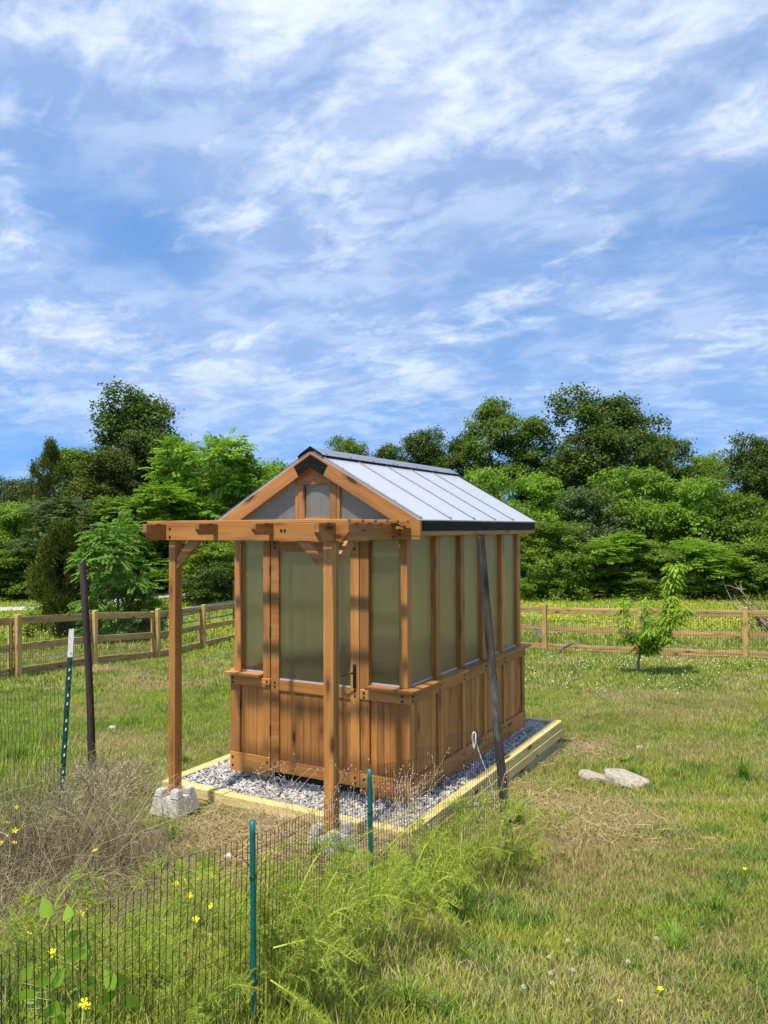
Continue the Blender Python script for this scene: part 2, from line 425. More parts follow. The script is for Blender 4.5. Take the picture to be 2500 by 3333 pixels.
L_OAK = leaf_mat('leaf_dark', (0.033, 0.058, 0.008), (0.073, 0.117, 0.014), (0.138, 0.194, 0.030), 0.30, 0.45)
L_MID = leaf_mat('leaf_mid', (0.067, 0.119, 0.011), (0.132, 0.212, 0.020), (0.235, 0.326, 0.040), 0.36)
L_LIGHT = leaf_mat('leaf_light', (0.112, 0.193, 0.019), (0.192, 0.316, 0.032), (0.308, 0.441, 0.062), 0.40)
L_SUMAC = leaf_mat('leaf_sumac', (0.072, 0.144, 0.019), (0.132, 0.246, 0.036), (0.210, 0.342, 0.066), 0.36)
L_CEDAR = leaf_mat('leaf_cedar', (0.037, 0.055, 0.008), (0.090, 0.115, 0.014), (0.169, 0.192, 0.026), 0.18, 0.7)
L_GREY = leaf_mat('leaf_greyish', (0.055, 0.083, 0.026), (0.103, 0.145, 0.048), (0.166, 0.214, 0.078), 0.3)
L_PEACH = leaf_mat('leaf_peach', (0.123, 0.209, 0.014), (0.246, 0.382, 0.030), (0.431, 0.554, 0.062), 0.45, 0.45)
L_ASP = leaf_mat('leaf_asparagus', (0.140, 0.194, 0.022), (0.309, 0.380, 0.047), (0.557, 0.594, 0.108), 0.35, 0.6)
L_BROAD = leaf_mat('leaf_broad', (0.086, 0.172, 0.014), (0.157, 0.284, 0.024), (0.257, 0.396, 0.044), 0.42, 0.4)
L_DRY = leaf_mat('dry_stalks', (0.130, 0.098, 0.052), (0.265, 0.208, 0.115), (0.45, 0.37, 0.22), 0.15, 0.85, tcol=(1, 0.9, 0.7))
def attr_col(name, transl=0.0, rough=0.7, spec=0.2):
    m, t, out = new_mat(name); N = NT(t); a = N.n('ShaderNodeAttribute', attribute_name='col')
    p = N.bsdf(a.outputs['Color'], rough, spec)
    if transl:
        tr = N.n('ShaderNodeBsdfTranslucent'); N.l(N.mix(1.0, a.outputs['Color'], (1.15, 1.2, 0.7), 'MULTIPLY'), tr.inputs[0])
        mx = N.n('ShaderNodeMixShader'); mx.inputs[0].default_value = transl
        N.l(p.outputs[0], mx.inputs[1]); N.l(tr.outputs[0], mx.inputs[2]); N.l(mx.outputs[0], out.inputs[0])
    else: N.l(p.outputs[0], out.inputs[0])
    return m
GRASS = attr_col('grass_blades', 0.3, 0.6, 0.25)
def ground_mat():
    m, t, out = new_mat('soil_and_turf'); N = NT(t); a = N.n('ShaderNodeAttribute', attribute_name='col')
    tc = N.n('ShaderNodeTexCoord')
    n1 = N.noise(tc.outputs['Object'], 2.3, 8, 0.7); n2 = N.noise(tc.outputs['Object'], 28, 6, 0.7)
    v = N.math('ADD', N.math('MULTIPLY', n1, 0.8), N.math('MULTIPLY', n2, 0.7))
    c = N.mix(1.0, a.outputs['Color'], N.ramp(v, [(0.45, 0.55), (0.75, 1.0), (1.0, 1.35)]), 'MULTIPLY')
    p = N.bsdf(c, 0.95, 0.1, 0, N.bump(n2, 0.6, 0.03)); N.l(p.outputs[0], out.inputs[0]); return m
GROUND = ground_mat()
def gravel_mat():
    m, t, out = new_mat('gravel_stone'); N = NT(t)
    a = N.n('ShaderNodeAttribute', attribute_name='tint'); tc = N.n('ShaderNodeTexCoord')
    c = N.ramp(a.outputs['Fac'], [(0.0, (0.15, 0.14, 0.13)), (0.35, (0.34, 0.32, 0.29)), (0.7, (0.50, 0.475, 0.43)), (0.93, (0.68, 0.65, 0.58)), (1.0, (0.48, 0.40, 0.28))])
    n = N.noise(tc.outputs['Object'], 90, 4, 0.7)
    c = N.mix(N.rng(n, 0.35, 0.65, 0.0, 0.35), c, (0.25, 0.25, 0.26))
    N.l(N.bsdf(c, 0.9, 0.2).outputs[0], out.inputs[0]); return m
GRAVEL = gravel_mat()
ROADM = plain('pale_gravel_track', (0.48, 0.45, 0.40), 0.95, 0.1, 0, 0.15, 1.5, 0.2)
# ------------------------------------------------------------------ ground
BED = (-2.056, 0.236, -0.425, 3.054)                        # outer x0, x1, y0, y1 of the timber bed
DRY = []                                                    # dry patches of the lawn: centre, radius across and along the view, strength
for (u, v, ru, rv, s) in [(1780, 2610, 230, 70, .5), (2000, 2690, 300, 60, .3), (1660, 2470, 160, 60, .5), (1850, 2440, 260, 60, .5), (2250, 2420, 260, 45, .4),
                          (2330, 2250, 220, 24, .3), (700, 2560, 160, 60, .5), (640, 2440, 150, 40, .5), (850, 2680, 260, 80, .6), (1030, 2700, 150, 110, .6),
                          (180, 2175, 160, 22, .5), (420, 2480, 160, 60, .45), (2150, 2800, 330, 70, .3), (1800, 2900, 200, 70, .4), (2450, 3080, 200, 60, .3), (1400, 2330, 200, 60, .3),
                          (320, 2800, 260, 160, .15), (1920, 2330, 300, 30, .35), (2250, 2130, 300, 14, .2)]:
    c = px_ground(u, v); e = px_ground(u, v-rv)
    d = (c.x-CAM[0])*FH[0]+(c.y-CAM[1])*FH[1]
    DRY.append((c.x, c.y, ru/FPX*d, math.hypot(e.x-c.x, e.y-c.y), s))
def dryness(x, y):
    n = fbm(x*0.9+9, y*0.9+3, 4); n2 = fbm(x*4+50, y*4+20, 3)
    w = 0.9*np.clip((n-0.46)*3.2, 0, 1) + 0.35*(n2-0.5)
    for cx, cy_, ra, rb, s in DRY:
        l = ((x-cx)*RH[0]+(y-cy_)*RH[1])/ra; d = ((x-cx)*FH[0]+(y-cy_)*FH[1])/rb
        w = w + s*np.exp(-(l*l+d*d)*0.9)*(0.55+0.9*n2)
    dd = (x-CAM[0])*FH[0]+(y-CAM[1])*FH[1]
    return np.clip(w - np.where(dd < 4.6, 0.26, 0.08), 0, 1)
dl = np.concatenate([np.linspace(-30, -1, 12), np.arange(-0.5, 26, 0.16), 26*1.09**np.arange(0, 48)])
sl_ = np.linspace(-1, 1, 191); sl_ = np.sign(sl_)*np.abs(sl_)**1.4
DD, SS = np.meshgrid(dl, sl_, indexing='ij')
LAT = SS*(np.maximum(DD, 0)*1.1+14)
gx, gy = ld(LAT, DD)
gzv = gz(gx, gy)
inbed = (gx > BED[0]+.1) & (gx < BED[1]-.1) & (gy > BED[2]+.1) & (gy < BED[3]-.1)
gzv = np.where(inbed, np.minimum(gzv, -0.15), gzv)
V = np.stack([gx, gy, gzv], -1).reshape(-1, 3)
nr, nc = DD.shape
ii = (np.arange(nr-1)[:, None]*nc + np.arange(nc-1)[None, :]).ravel()
F = np.stack([ii, ii+1, ii+1+nc, ii+nc], -1)
dv = dryness(V[:, 0], V[:, 1])[:, None]
dep = DD.reshape(-1, 1)
lawn = np.array([0.115, 0.130, 0.032])*(1-dv) + np.array([0.20, 0.145, 0.065])*dv
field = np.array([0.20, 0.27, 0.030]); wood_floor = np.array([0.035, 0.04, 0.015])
fn = fbm(V[:, 0]*0.25, V[:, 1]*0.25, 4)[:, None]
fcol = field*(0.75+0.5*fn)
fcol = fcol*(1-np.clip((fn-.52)*5, 0, 1)) + np.array([0.40, 0.38, 0.025])*np.clip((fn-.52)*5, 0, 1)
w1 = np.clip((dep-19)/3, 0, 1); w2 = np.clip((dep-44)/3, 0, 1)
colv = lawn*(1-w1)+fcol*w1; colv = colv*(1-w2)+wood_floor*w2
# bare reddish soil: a mulched bed beyond the board fence, and scuffed soil beside the timber bed
for (u, v, ru, rv) in [(250, 2128, 260, 20), (400, 2105, 90, 16), (1850, 2420, 60, 12), (2040, 2455, 70, 10), (2100, 2100, 200, 8)]:
    c = px_ground(u, v); e = px_ground(u, v-rv); d = (c.x-CAM[0])*FH[0]+(c.y-CAM[1])*FH[1]
    l = ((V[:, 0]-c.x)*RH[0]+(V[:, 1]-c.y)*RH[1])/(ru/FPX*d); q = ((V[:, 0]-c.x)*FH[0]+(V[:, 1]-c.y)*FH[1])/max(math.hypot(e.x-c.x, e.y-c.y), .05)
    w = np.clip(1.6*np.exp(-(l**4+q**4))-.3, 0, 1)[:, None]
    colv = colv*(1-w) + np.array([0.17, 0.105, 0.075])*w
g = obj('ground', np_mesh('ground', V, F, smooth=True, col=colv), GROUND)
tag(g, 'grassy ground sloping down from the garden to the field', 'ground', kind='structure')

def track(pts, width, name, label):
    P = spline([spot(u, d) for u, d in pts], 40)[:, :2]
    T = norm(np.gradient(P, axis=0)); Nn = np.stack([-T[:, 1], T[:, 0]], -1)
    rows = [P+Nn*width*s for s in (-.5, -.2, .2, .5)]
    Vv = np.concatenate([np.column_stack([r, gz(r[:, 0], r[:, 1])+0.05+0.03*(1-abs(s)*2)]) for r, s in zip(rows, (-.5, -.2, .2, .5))])
    n = len(P); f = np.concatenate([np.stack([np.arange(n-1)+k*n, np.arange(1, n)+k*n, np.arange(1, n)+(k+1)*n, np.arange(n-1)+(k+1)*n], -1) for k in range(3)])[:, ::-1]
    o = obj(name, np_mesh(name, Vv, f), ROADM); tag(o, label, 'road', kind='structure')
track([(-500, 33), (60, 34), (230, 36), (520, 41.5), (650, 44.0), (900, 48)], 2.2, 'farm_track', 'pale gravel farm track curving through the field beyond the board fence')
# ------------------------------------------------------------------ greenhouse
GW, GL, HB, HS, HE = 1.69, 2.566, 0.129, 0.69, 1.90        # width, length, base rail top, belly rail bottom, eave
gh = empty('greenhouse', (-GW/2, GL/2, -0.03), 'small cedar greenhouse with frosted panes and white sheet roof on a gravel bed', 'greenhouse')
_bolt = bmesh.new(); bmesh.ops.create_uvsphere(_bolt, u_segments=10, v_segments=6, radius=0.0105)
for v in list(_bolt.verts):
    if v.co.z < -0.001: v.co.z = -0.004
    v.co.z *= 0.75
_bm = bpy.data.meshes.new('bolt'); _bolt.to_mesh(_bm); _bolt.free(); _bm.materials.append(BLACK)
for p in _bm.polygons: p.use_smooth = True
def bolt(parent, p, n, s=1.0):
    n = Vector(n).normalized()
    M = Matrix.Translation(Vector(p)) @ n.to_track_quat('Z', 'Y').to_matrix().to_4x4() @ Matrix.Scale(s, 4)
    return obj('bolt', _bm, None, parent, M)
FN, RN = (0, -1, 0), (1, 0, 0)
# --- front wall, lower
def planks_x(par, x0, x1, n, y, z0, z1):
    w = (x1-x0)/n
    for k in range(n):
        dy = rng.uniform(-.0012, .0012)
        fbox('plank', par, x0+k*w+.0010, x0+(k+1)*w-.0010, y+dy, y+.016+dy, z0, z1, CEDAR, 'z', .002)
def planks_y(par, y0, y1, n, x, z0, z1, side=1):
    w = (y1-y0)/n
    for k in range(n):
        dx = rng.uniform(-.0012, .0012)
        fbox('plank', par, x-.016+dx if side > 0 else x+dx, x+dx if side > 0 else x+.016+dx, y0+k*w+.0010, y0+(k+1)*w-.0010, z0, z1, CEDAR, 'z', .002)
def backing(par, x0, x1, y0, y1, z0, z1): fbox('backing_board', par, x0, x1, y0, y1, z0, z1, CEDAR, 'z', 0)
for (xa, xb) in ((-1.69, -1.277), (-0.424, 0.0)):
    fbox('base_rail', gh, xa, xb, 0.0, 0.030, -0.03, HB, CEDAR, 'x')
    fbox('belly_rail', gh, xa, xb, -0.002, 0.032, HS, 0.7655, CEDAR, 'x')
fbox('lower_post', gh, -1.69, -1.592, .006, .075, HB, HS, CEDAR)
fbox('lower_post', gh, -1.350, -1.278, .006, .060, HB, HS, CEDAR)
fbox('lower_post', gh, -0.423, -0.345, .006, .060, HB, HS, CEDAR)
fbox('corner_board', gh, -0.116, -0.0005, .006, .030, HB, HS, CEDAR)
planks_x(gh, -1.590, -1.352, 3, .026, HB+.0005, HS); backing(gh, -1.59, -1.352, .0435, .050, HB, HS)
planks_x(gh, -0.343, -0.118, 4, .026, HB+.0005, HS); backing(gh, -.343, -.118, .0435, .050, HB, HS)
for x in (-1.66, -1.304, -0.388, -0.06):
    for z in (.708, .744): bolt(gh, (x, -.002, z), FN)
for x in (-1.66, -1.304, -0.388, -0.06):
    for z in (.022, .090): bolt(gh, (x, 0, z), FN)
# --- front wall, upper
fbox('corner_post', gh, -1.669, -1.600, .030, .110, .800, HE, CEDAR)
fbox('corner_post', gh, -0.100, -0.031, .030, .100, .800, HE, CEDAR)
fbox('jamb', gh, -1.354, -1.284, .012, .090, .7665, HE, CEDAR)
fbox('jamb', gh, -0.431, -0.352, .012, .090, .7665, HE, CEDAR)
fbox('head_rail', gh, -1.669, -0.031, .016, .090, HE+.0005, 2.03, CEDAR, 'x')
fbox('sill', gh, -1.715, -1.357, -.052, .055, .7755, .7985, CEDAR, 'x')
fbox('sill', gh, -0.349, 0.052, -.052, .055, .7755, .7985, CEDAR, 'x')
for (xa, xb) in ((-1.599, -1.355), (-.351, -.101)):
    fbox('pane', gh, xa, xb, .060, .068, .800, HE-.002, PANE, 'z', 0)
    fbox('pane_trim', gh, xa, xb, .052, .0595, .7995, .811, TRIMGREY, 'x', 0)
    fbox('under_sill', gh, xa, xb, .034, .075, .740, .775, CEDAR, 'x', 0)
# --- door
dr = obj('door', prism_mesh([(0, 0), (0.080, 0), (0.080, 1.872), (0, 1.872)], .038, .0025), CEDAR, gh, frame(Vector((-1.2745, .050, .016)), Vector((1, 0, 0)), Vector((0, 0, 1)), Vector((0, -1, 0))))
WM[dr.name] = WM[dr.name]
fbox('stile', dr, -.515, -.436, .012, .050, .016, 1.888, CEDAR)
fbox('door_rail', dr, -1.194, -.5155, .018, .050, .018, .118, CEDAR, 'x')
fbox('door_rail', dr, -1.194, -.5155, .016, .050, .677, .764, CEDAR, 'x')
fbox('door_rail', dr, -1.194, -.5155, .016, .050, 1.803, 1.888, CEDAR, 'x')
planks_x(dr, -1.194, -.5155, 9, .028, .1185, .6765)
fbox('door_pane', dr, -1.194, -.5155, .034, .042, .7645, 1.8025, PANE, 'z', 0)
fbox('pane_trim', dr, -1.194, -.5155, .027, .0335, .7645, .774, TRIMGREY, 'x', 0)
for x in (-1.235, -.476):
    for z in (.045, .088, .708, .742, 1.828, 1.866): bolt(dr, (x, .012, z), FN)
fbox('door_gap_shade', gh, -1.277, -.4245, .020, .060, -.03, .006, BLACKFLASH, 'x', 0)  # black strip painted in for the shade of the open gap under the door
for z in (.30, 1.10, 1.60): fbox('hinge', dr, -1.284, -1.272, .006, .014, z, z+.09, BLACK, 'z', .001)
# lever handle on a long black plate
fbox('handle_plate', dr, -.487, -.461, -.003, .0115, .765, .950, BLACK, 'z', .004)
pts = spline([(-.474, -.004, .885), (-.474, -.045, .888), (-.490, -.052, .889), (-.512, -.053, .884), (-.535, -.052, .869), (-.558, -.051, .866), (-.571, -.050, .872)], 26)
Vv, Ff = tubes([pts], [np.linspace(.0075, .0062, 26)], 8)
obj('handle_lever', np_mesh('handle_lever', Vv, Ff, smooth=True), BLACK, dr)
fbox('lock_cylinder', dr, -.480, -.468, -.010, -.0035, .800, .812, BLACK, 'z', .002)
# --- right wall (x = 0) and left wall (x = -GW)
mull = [0.500 + .487*k for k in range(4)]                   # near edge of each mullion
def sidewall(xf, s):
    """xf: outer face x; s = +1 right wall, -1 left wall"""
    X = lambda a, b: (xf-b, xf-a) if s > 0 else (xf+a, xf+b)   # depth a..b behind the outer face
    fbox('base_rail', gh, *X(0, .030), .0305 if s > 0 else .031, GL, -0.03, HB, CEDAR, 'y')
    edges = [.0325] + [.505+.487*k for k in range(4)] + [GL+.002]
    for a, b in zip(edges[:-1], edges[1:]):
        fbox('belly_rail', gh, *X(-.002, .032), a+.0004, b-.0004, HS, .7655, CEDAR, 'y')
        fbox('sill', gh, *X(-.052, .055), (a if a > .1 else .0555)+.0015, b+(.045 if b > 2.5 else -.0015), .7755+.002*rng.random(), .7985, CEDAR, 'y')
    M4 = [.505+.487*k for k in range(4)]
    for m_ in M4: fbox('lower_post', gh, *X(.006, .060), m_, m_+.052, HB, HS, CEDAR)
    fbox('lower_post', gh, *X(.006, .060), GL-.078, GL, HB, HS, CEDAR)
    fbox('corner_board', gh, *X(.0055, .029), .0065, .085, HB+.0004, HS-.0004, CEDAR)
    for a, b in zip([.085]+[m_+.052 for m_ in M4], M4+[GL-.078]):
        planks_y(gh, a+.001, b-.001, 5, xf-.022 if s > 0 else xf+.022, HB+.0005, HS, s)
        q = X(.040, .046); backing(gh, q[0], q[1], a, b, HB, HS)
    for m_ in mull: fbox('mullion', gh, *X(.018, .075), m_, m_+.080, .800, HE+.02, CEDAR)
    fbox('corner_post', gh, *X(.0315, .100), GL-.125, GL-.035, .800, HE+.02, CEDAR)
    fbox('head_rail', gh, *X(.022, .090), .0905, GL-.0355, HE+.0205, 1.965, CEDAR, 'y')
    for a, b in zip([.101]+[m_+.0805 for m_ in mull], [m_-.0005 for m_ in mull]+[GL-.1255]):
        q = X(.060, .068); fbox('pane', gh, q[0], q[1], a, b, .800, HE+.019, PANE, 'z', 0)
        q = X(.050, .0595); fbox('pane_trim', gh, q[0], q[1], a, b, .7995, .812, TRIMGREY, 'y', 0)
    q = X(.034, .075); fbox('under_sill', gh, q[0], q[1], .06, GL-.04, .740, .775, CEDAR, 'y', 0)
    if s > 0:
        for y in [.055]+[e for e in edges[1:-1]]+[GL-.03]:
            for z in (.708, .744): bolt(gh, (xf+.002, y+(.018 if .1 < y < 2.4 else 0), z), RN, .85)
            for z in (.025, .090): bolt(gh, (xf, y, z), RN, .85)
sidewall(0.0, 1); sidewall(-GW, -1)
# --- back wall
fbox('base_rail', gh, -GW+.031, -.031, GL-.030, GL-.0005, -0.03, HB, CEDAR, 'x')
fbox('belly_rail', gh, -GW+.033, -.033, GL-.032, GL-.001, HS, .7655, CEDAR, 'x')
planks_x(gh, -GW+.085, -.085, 20, GL-.026, HB+.0005, HS)
for x in (-GW+.10, -1.29, -.86, -.43): fbox('mullion', gh, x, x+.07, GL-.090, GL-.040, .7665, 2.0, CEDAR)
for a, b in ((-1.515, -1.291), (-1.219, -.861), (-.789, -.431), (-.359, -.126)): fbox('pane', gh, a, b, GL-.062, GL-.054, .768, 1.93, PANE, 'z', 0)
fbox('head_rail', gh, -GW+.101, -.101, GL-.038, GL-.010, 1.93, 2.03, CEDAR, 'x')
# --- gable and roof: ridge at x = -.845, slope to eave x = +-.957 from it
RX, RZ, EX, EZ = -.845, 2.591, .957, 2.045
sl0 = (RZ-EZ)/EX; ca = math.cos(math.atan(sl0)); sa = math.sin(math.atan(sl0))
def barge(y, s, t=.036):
    """rafter board on the gable end; s=+1 the right slope"""
    o = Vector((RX, y, 0)); ex, ez = Vector((s, 0, 0)), Vector((0, 0, 1))
    P = [(0, RZ), (0, RZ-.128), (EX-.085, RZ-.128-sl0*(EX-.085)), (EX-.07, 1.928), (EX, 1.928), (EX, EZ)]
    # local X runs down the slope so that the grain follows the board
    d = Vector((s*ca, 0, -sa)); up = Vector((s*sa, 0, ca))
    Q = []
    for a, z in P:
        w = Vector((s*a, 0, z-RZ)); Q.append((w.dot(d), w.dot(up)))
    if s < 0:
        pass
    ar = sum(Q[i][0]*Q[(i+1) % len(Q)][1]-Q[(i+1) % len(Q)][0]*Q[i][1] for i in range(len(Q)))
    if ar < 0: Q = Q[::-1]
    nrm = d.cross(up)                                       # +-y
    oo = Vector((RX, y if nrm.y > 0 else y+t, RZ))
    return prism('barge_board', gh, oo, d, up, Q, t, CEDAR, .003)
barge(-.040, 1); barge(-.040, -1); barge(GL-.026, 1); barge(GL-.026, -1)
fbox('gable_beam', gh, -1.800, .110, -.0375, -.002, HE, 1.9275, CEDAR, 'x')
fbox('gable_beam', gh, -.093, .050, -.036, -.003, 1.928, 1.999, CEDAR, 'x')
def gprism(name, P, y0, t, mat, grain='z'):
    """upright polygon in the gable plane (x, z), front face at y0"""
    if grain == 'z': ex, ey, Q = Vector((0, 0, 1)), Vector((1, 0, 0)), [(z, x) for x, z in P]
    else: ex, ey, Q = Vector((1, 0, 0)), Vector((0, 0, 1)), list(P)
    ar = sum(Q[i][0]*Q[(i+1) % len(Q)][1]-Q[(i+1) % len(Q)][0]*Q[i][1] for i in range(len(Q)))
    if ar < 0: Q = Q[::-1]
    nn = ex.cross(ey)
    return prism(name, gh, Vector((0, y0 if nn.y > 0 else y0+t, 0)), ex, ey, Q, t, mat, .002 if mat is CEDAR else 0)
under = lambda x: RZ-.128-sl0*abs(x-RX)
gprism('gable_panel', [(RX-.178, 2.334), (RX+.188, 2.334), (RX+.188, under(RX+.188)+.02), (RX, under(RX)+.02), (RX-.178, under(RX-.178)+.02)], .000, .022, CEDAR, 'x')
for x0, x1 in ((-1.030, -1.002), (-1.0005, -.935), (-.698, -.640), (-.6385, -.606)):
    fbox('gable_post', gh, x0, x1, .006 if abs(x0-RX) < .16 else .010, .060, 2.031, min(2.3335, under(x0 if x0 < RX else x1)+.03), CEDAR)
fbox('gable_rail', gh, -.9345, -.6985, .008, .050, 2.031, 2.070, CEDAR, 'x')
gprism('gable_pane', [(-.9345, 2.0705), (-.6985, 2.0705), (-.6985, 2.333), (-.9345, 2.333)], .026, .008, PANE_TOP)
for s in (1, -1):
    xa = RX+s*(.239 if s > 0 else .187); xb = RX+s*(.128+RZ-.128-.128-2.031+.02)/sl0
    xb = RX+s*(RZ-.128-2.031+.015)/sl0
    gprism('gable_pane', [(xa, 2.031), (xb, 2.031), (xa, under(xa)+.015)], .030, .008, PANE_TOP)
    gprism('pane_trim', [(xa, 2.031), (xb, 2.031), (xb-s*.014, 2.039), (xa, 2.039)], .024, .0055, TRIMGREY)
gprism('gable_rail', [(-1.72, 2.0005), (.03, 2.0005), (.03, 2.0305), (-1.72, 2.0305)], .004, .05, CEDAR, 'x')
for x, z in ((RX-.155, 2.348), (RX+.165, 2.348), (RX+.012, 2.352), (RX+.012, 2.372)): bolt(gh, (x, 0, z), FN, .5)
for x, z in ((-.055, 1.955), (-.055, 1.985), (-.015, 2.012)): bolt(gh, (x, -.0385 if z < 2 else -.04, z-.012), FN, .85)
# chevron plate at the peak
pl = gprism('peak_plate', [(RX, 2.568), (RX+.160, 2.477), (RX+.114, 2.399), (RX, 2.464), (RX-.114, 2.399), (RX-.160, 2.477)], -.0430, .0028, BLACKFLASH)
for x, z in ((-.038, 2.527), (.038, 2.527), (-.038, 2.480), (.038, 2.480), (-.112, 2.458), (.112, 2.458)): bolt(pl, (RX+x, -.0432, z), FN, .55)
# roof sheets, battens, ridge cap, eave trim
ys = [-.036, .497, .977, 1.447, 1.923, GL+.008]
for s in (1, -1):
    d = Vector((s*ca, 0, -sa)); up = Vector((s*sa, 0, ca)); ln = (EX+.012)/ca
    for k in range(5):
        a, b = ys[k]+.002, ys[k+1]-.002
        o = Vector((RX, a if s < 0 else b, RZ)) + up*.002 + d*.02
        ey = Vector((0, 1, 0)) if s < 0 else Vector((0, -1, 0))
        if d.cross(ey).dot(up) < 0: ey = -ey; o.y = a if ey.y > 0 else b
        prism('roof_sheet', gh, o, d, ey, [(0, 0), (ln-.02, 0), (ln-.02, b-a), (0, b-a)], .010, ROOF, 0)
    for k in range(6):
        y = min(max(ys[k], ys[0]+.012), ys[5]-.012); w = .023 if 0 < k < 5 else .026
        a = Vector((RX, y, RZ)) + d*.06 + up*.018; b = Vector((RX, y, RZ)) + d*(ln-.012) + up*.018
        board('roof_batten', gh, a, b, w, .0055, up, ALU if k < 5 else BLACKFLASH, .001)
        bolt(gh, b - d*.012, up, .8)
        if k in (0, 5):
            for q in (.25, .5, .75): bolt(gh, a.lerp(b, q), up, .7)
    rc = board('ridge_cap', gh, Vector((RX, -.046, RZ)) + d*.062 + up*.034, Vector((RX, 1.16, RZ)) + d*.062 + up*.034, .124, .003, up, RIDGE, 0)
    board('ridge_cap', gh, Vector((RX, 1.162, RZ)) + d*.062 + up*.0335, Vector((RX, GL+.014, RZ)) + d*.062 + up*.0335, .124, .003, up, RIDGE, 0)
    board('cap_lip', gh, Vector((RX, -.045, RZ)) + d*.1225 + up*.021, Vector((RX, GL+.013, RZ)) + d*.1225 + up*.021, .020, .004, d, BLACKFLASH, 0)
    for y in (.02, .38, .76, 1.12, 1.20, 1.60, 2.02, 2.48): bolt(rc, Vector((RX, y, RZ)) + d*.108 + up*.034, up, .75)
    xe = RX+s*EX
    q = sorted((xe+s*.002, xe+s*.008)); fbox('eave_flashing', gh, q[0], q[1], -.003, GL-.027, 1.966, 2.034, BLACKFLASH, 'y', 0)
    q = sorted((xe-s*.022, xe-s*.001)); fbox('fascia', gh, q[0], q[1], -.003, GL-.0265, 1.930, 1.9655, CEDAR, 'y')
    q = sorted((xe-s*.022, xe-s*.085)); fbox('soffit_board', gh, q[0]+.001, q[1]-.001, -.001, GL-.027, 1.940, 1.958, CEDAR, 'y')
bc = prism('ridge_end', gh, Vector((RX, -.0445, RZ+.036)), Vector((1, 0, 0)), Vector((0, 0, 1)), [(-.108, -.058), (-.103, -.070), (0, -.012), (.103, -.070), (.108, -.058), (0, .006)], .0035, BLACKFLASH, 0)
for y in (.5, .98, 1.45, 1.92):                               # inner rafters
    for s in (1, -1):
        d = Vector((s*ca, 0, -sa)); up = Vector((s*sa, 0, ca))
        board('rafter', gh, Vector((RX, y, RZ)) + d*.02 - up*.002, Vector((RX, y, RZ)) + d*.98 - up*.002, .045, .07, up, CEDAR)

# ------------------------------------------------------------------ timber bed with gravel
bed = empty('timber_bed', ((BED[0]+BED[1])/2, (BED[2]+BED[3])/2, -.40), 'raised bed frame of stacked yellow pine timbers under the greenhouse', 'bed frame')
x0, x1, y0, y1 = BED; T = .086; TH = .0855
for k in range(4):
    zt = -.050-k*TH; zb = zt-TH+.0012
    m2 = PINE if k in (0, 1) else (PINE_GREY if k == 2 else PINE)
    j = lambda a=.004: float(rng.uniform(-a, a))
    o1 = .003*k
    cut = .9+.5*k
    if k % 2 == 0:
        fbox('timber', bed, x1-T, x1+j(), y0, y1+j(), zb, zt, m2, 'y', .004)
        fbox('timber', bed, x0+j(), x0+T, y0+T+.001, y1, zb, zt, m2, 'y', .004)
        fbox('timber', bed, x0+.012 if k == 0 else x0+.01, -1.395, y0+j(), y0+T, zb, zt, m2, 'x', .004)
        fbox('timber', bed, -1.390, x1-T-.001, y0-.010, y0+T-.010, zb, zt-.006, m2, 'x', .004)
        fbox('timber', bed, x0+T+.001, x1-T-.001, y1-T, y1+j(), zb, zt, m2, 'x', .004)
    else:
        fbox('timber', bed, x1-T, x1+j(.006), y0+T+.001, y1-T-.001, zb, zt, m2, 'y', .004)
        fbox('timber', bed, x0+j(), x0+T, y0+T+.001, y1-T-.001, zb, zt, m2, 'y', .004)
        fbox('timber', bed, x0, x1, y0+j(), y0+T, zb, zt, m2, 'x', .004)
        fbox('timber', bed, x0, x1, y1-T, y1+j(), zb, zt, m2, 'x', .004)
for y in np.arange(.0, 3.0, .42): bolt(bed, (x1-.04, y, -.0495), (0, 0, 1), .45)
for (y, z) in ((1.65, -.275), (2.2, -.20), (.9, -.20)): bolt(bed, (x1+.0045, y, z), RN, 1.2)
def pebbles(n, area, z_of, size, seed):
    r = np.random.default_rng(seed)
    bm = bmesh.new(); bmesh.ops.create_icosphere(bm, subdivisions=1, radius=1.0)
    bv = np.array([v.co[:] for v in bm.verts]); bf = np.array([[v.index for v in f.verts] for f in bm.faces]); bm.free()
    xy = area(r, n); n = len(xy)
    s = size*np.exp(r.normal(0, .34, n))
    sc = np.stack([s, s*r.uniform(.55, .95, n), s*r.uniform(.45, .75, n)], -1)
    th = r.uniform(0, 6.283, n); ti = r.normal(0, .5, (n, 2))
    Vp = bv[None]*sc[:, None, :]*(1+r.normal(0, .17, (n, len(bv), 1)))
    c, s_ = np.cos(th)[:, None], np.sin(th)[:, None]
    X = Vp[..., 0]*c-Vp[..., 1]*s_; Y = Vp[..., 0]*s_+Vp[..., 1]*c; Z = Vp[..., 2]+X*ti[:, :1]*.6+Y*ti[:, 1:]*.6
    z = z_of(xy[:, 0], xy[:, 1])+r.uniform(-.006, .012, n)
    P = np.stack([X+xy[:, :1], Y+xy[:, 1:], Z+z[:, None]], -1).reshape(-1, 3)
    Ff = (bf[None]+np.arange(n)[:, None, None]*len(bv)).reshape(-1, 3)
    return P, Ff, np.repeat(r.beta(2.2, 1.7, n), len(bf))
def bed_area(r, n):
    p = np.stack([r.uniform(x0+T, x1-T, n), r.uniform(y0+T-.01, y1-T, n)], -1)
    return p[~((p[:, 0] > -GW+.06) & (p[:, 0] < -.06) & (p[:, 1] > .30) & (p[:, 1] < GL-.2))]
def bed_z(x, y):
    dx = np.maximum(np.maximum(-GW-x, x), 0); dy = np.maximum(np.maximum(-y, y-GL), 0)
    return -.040 - .11*np.clip(np.hypot(dx, dy), 0, .35)
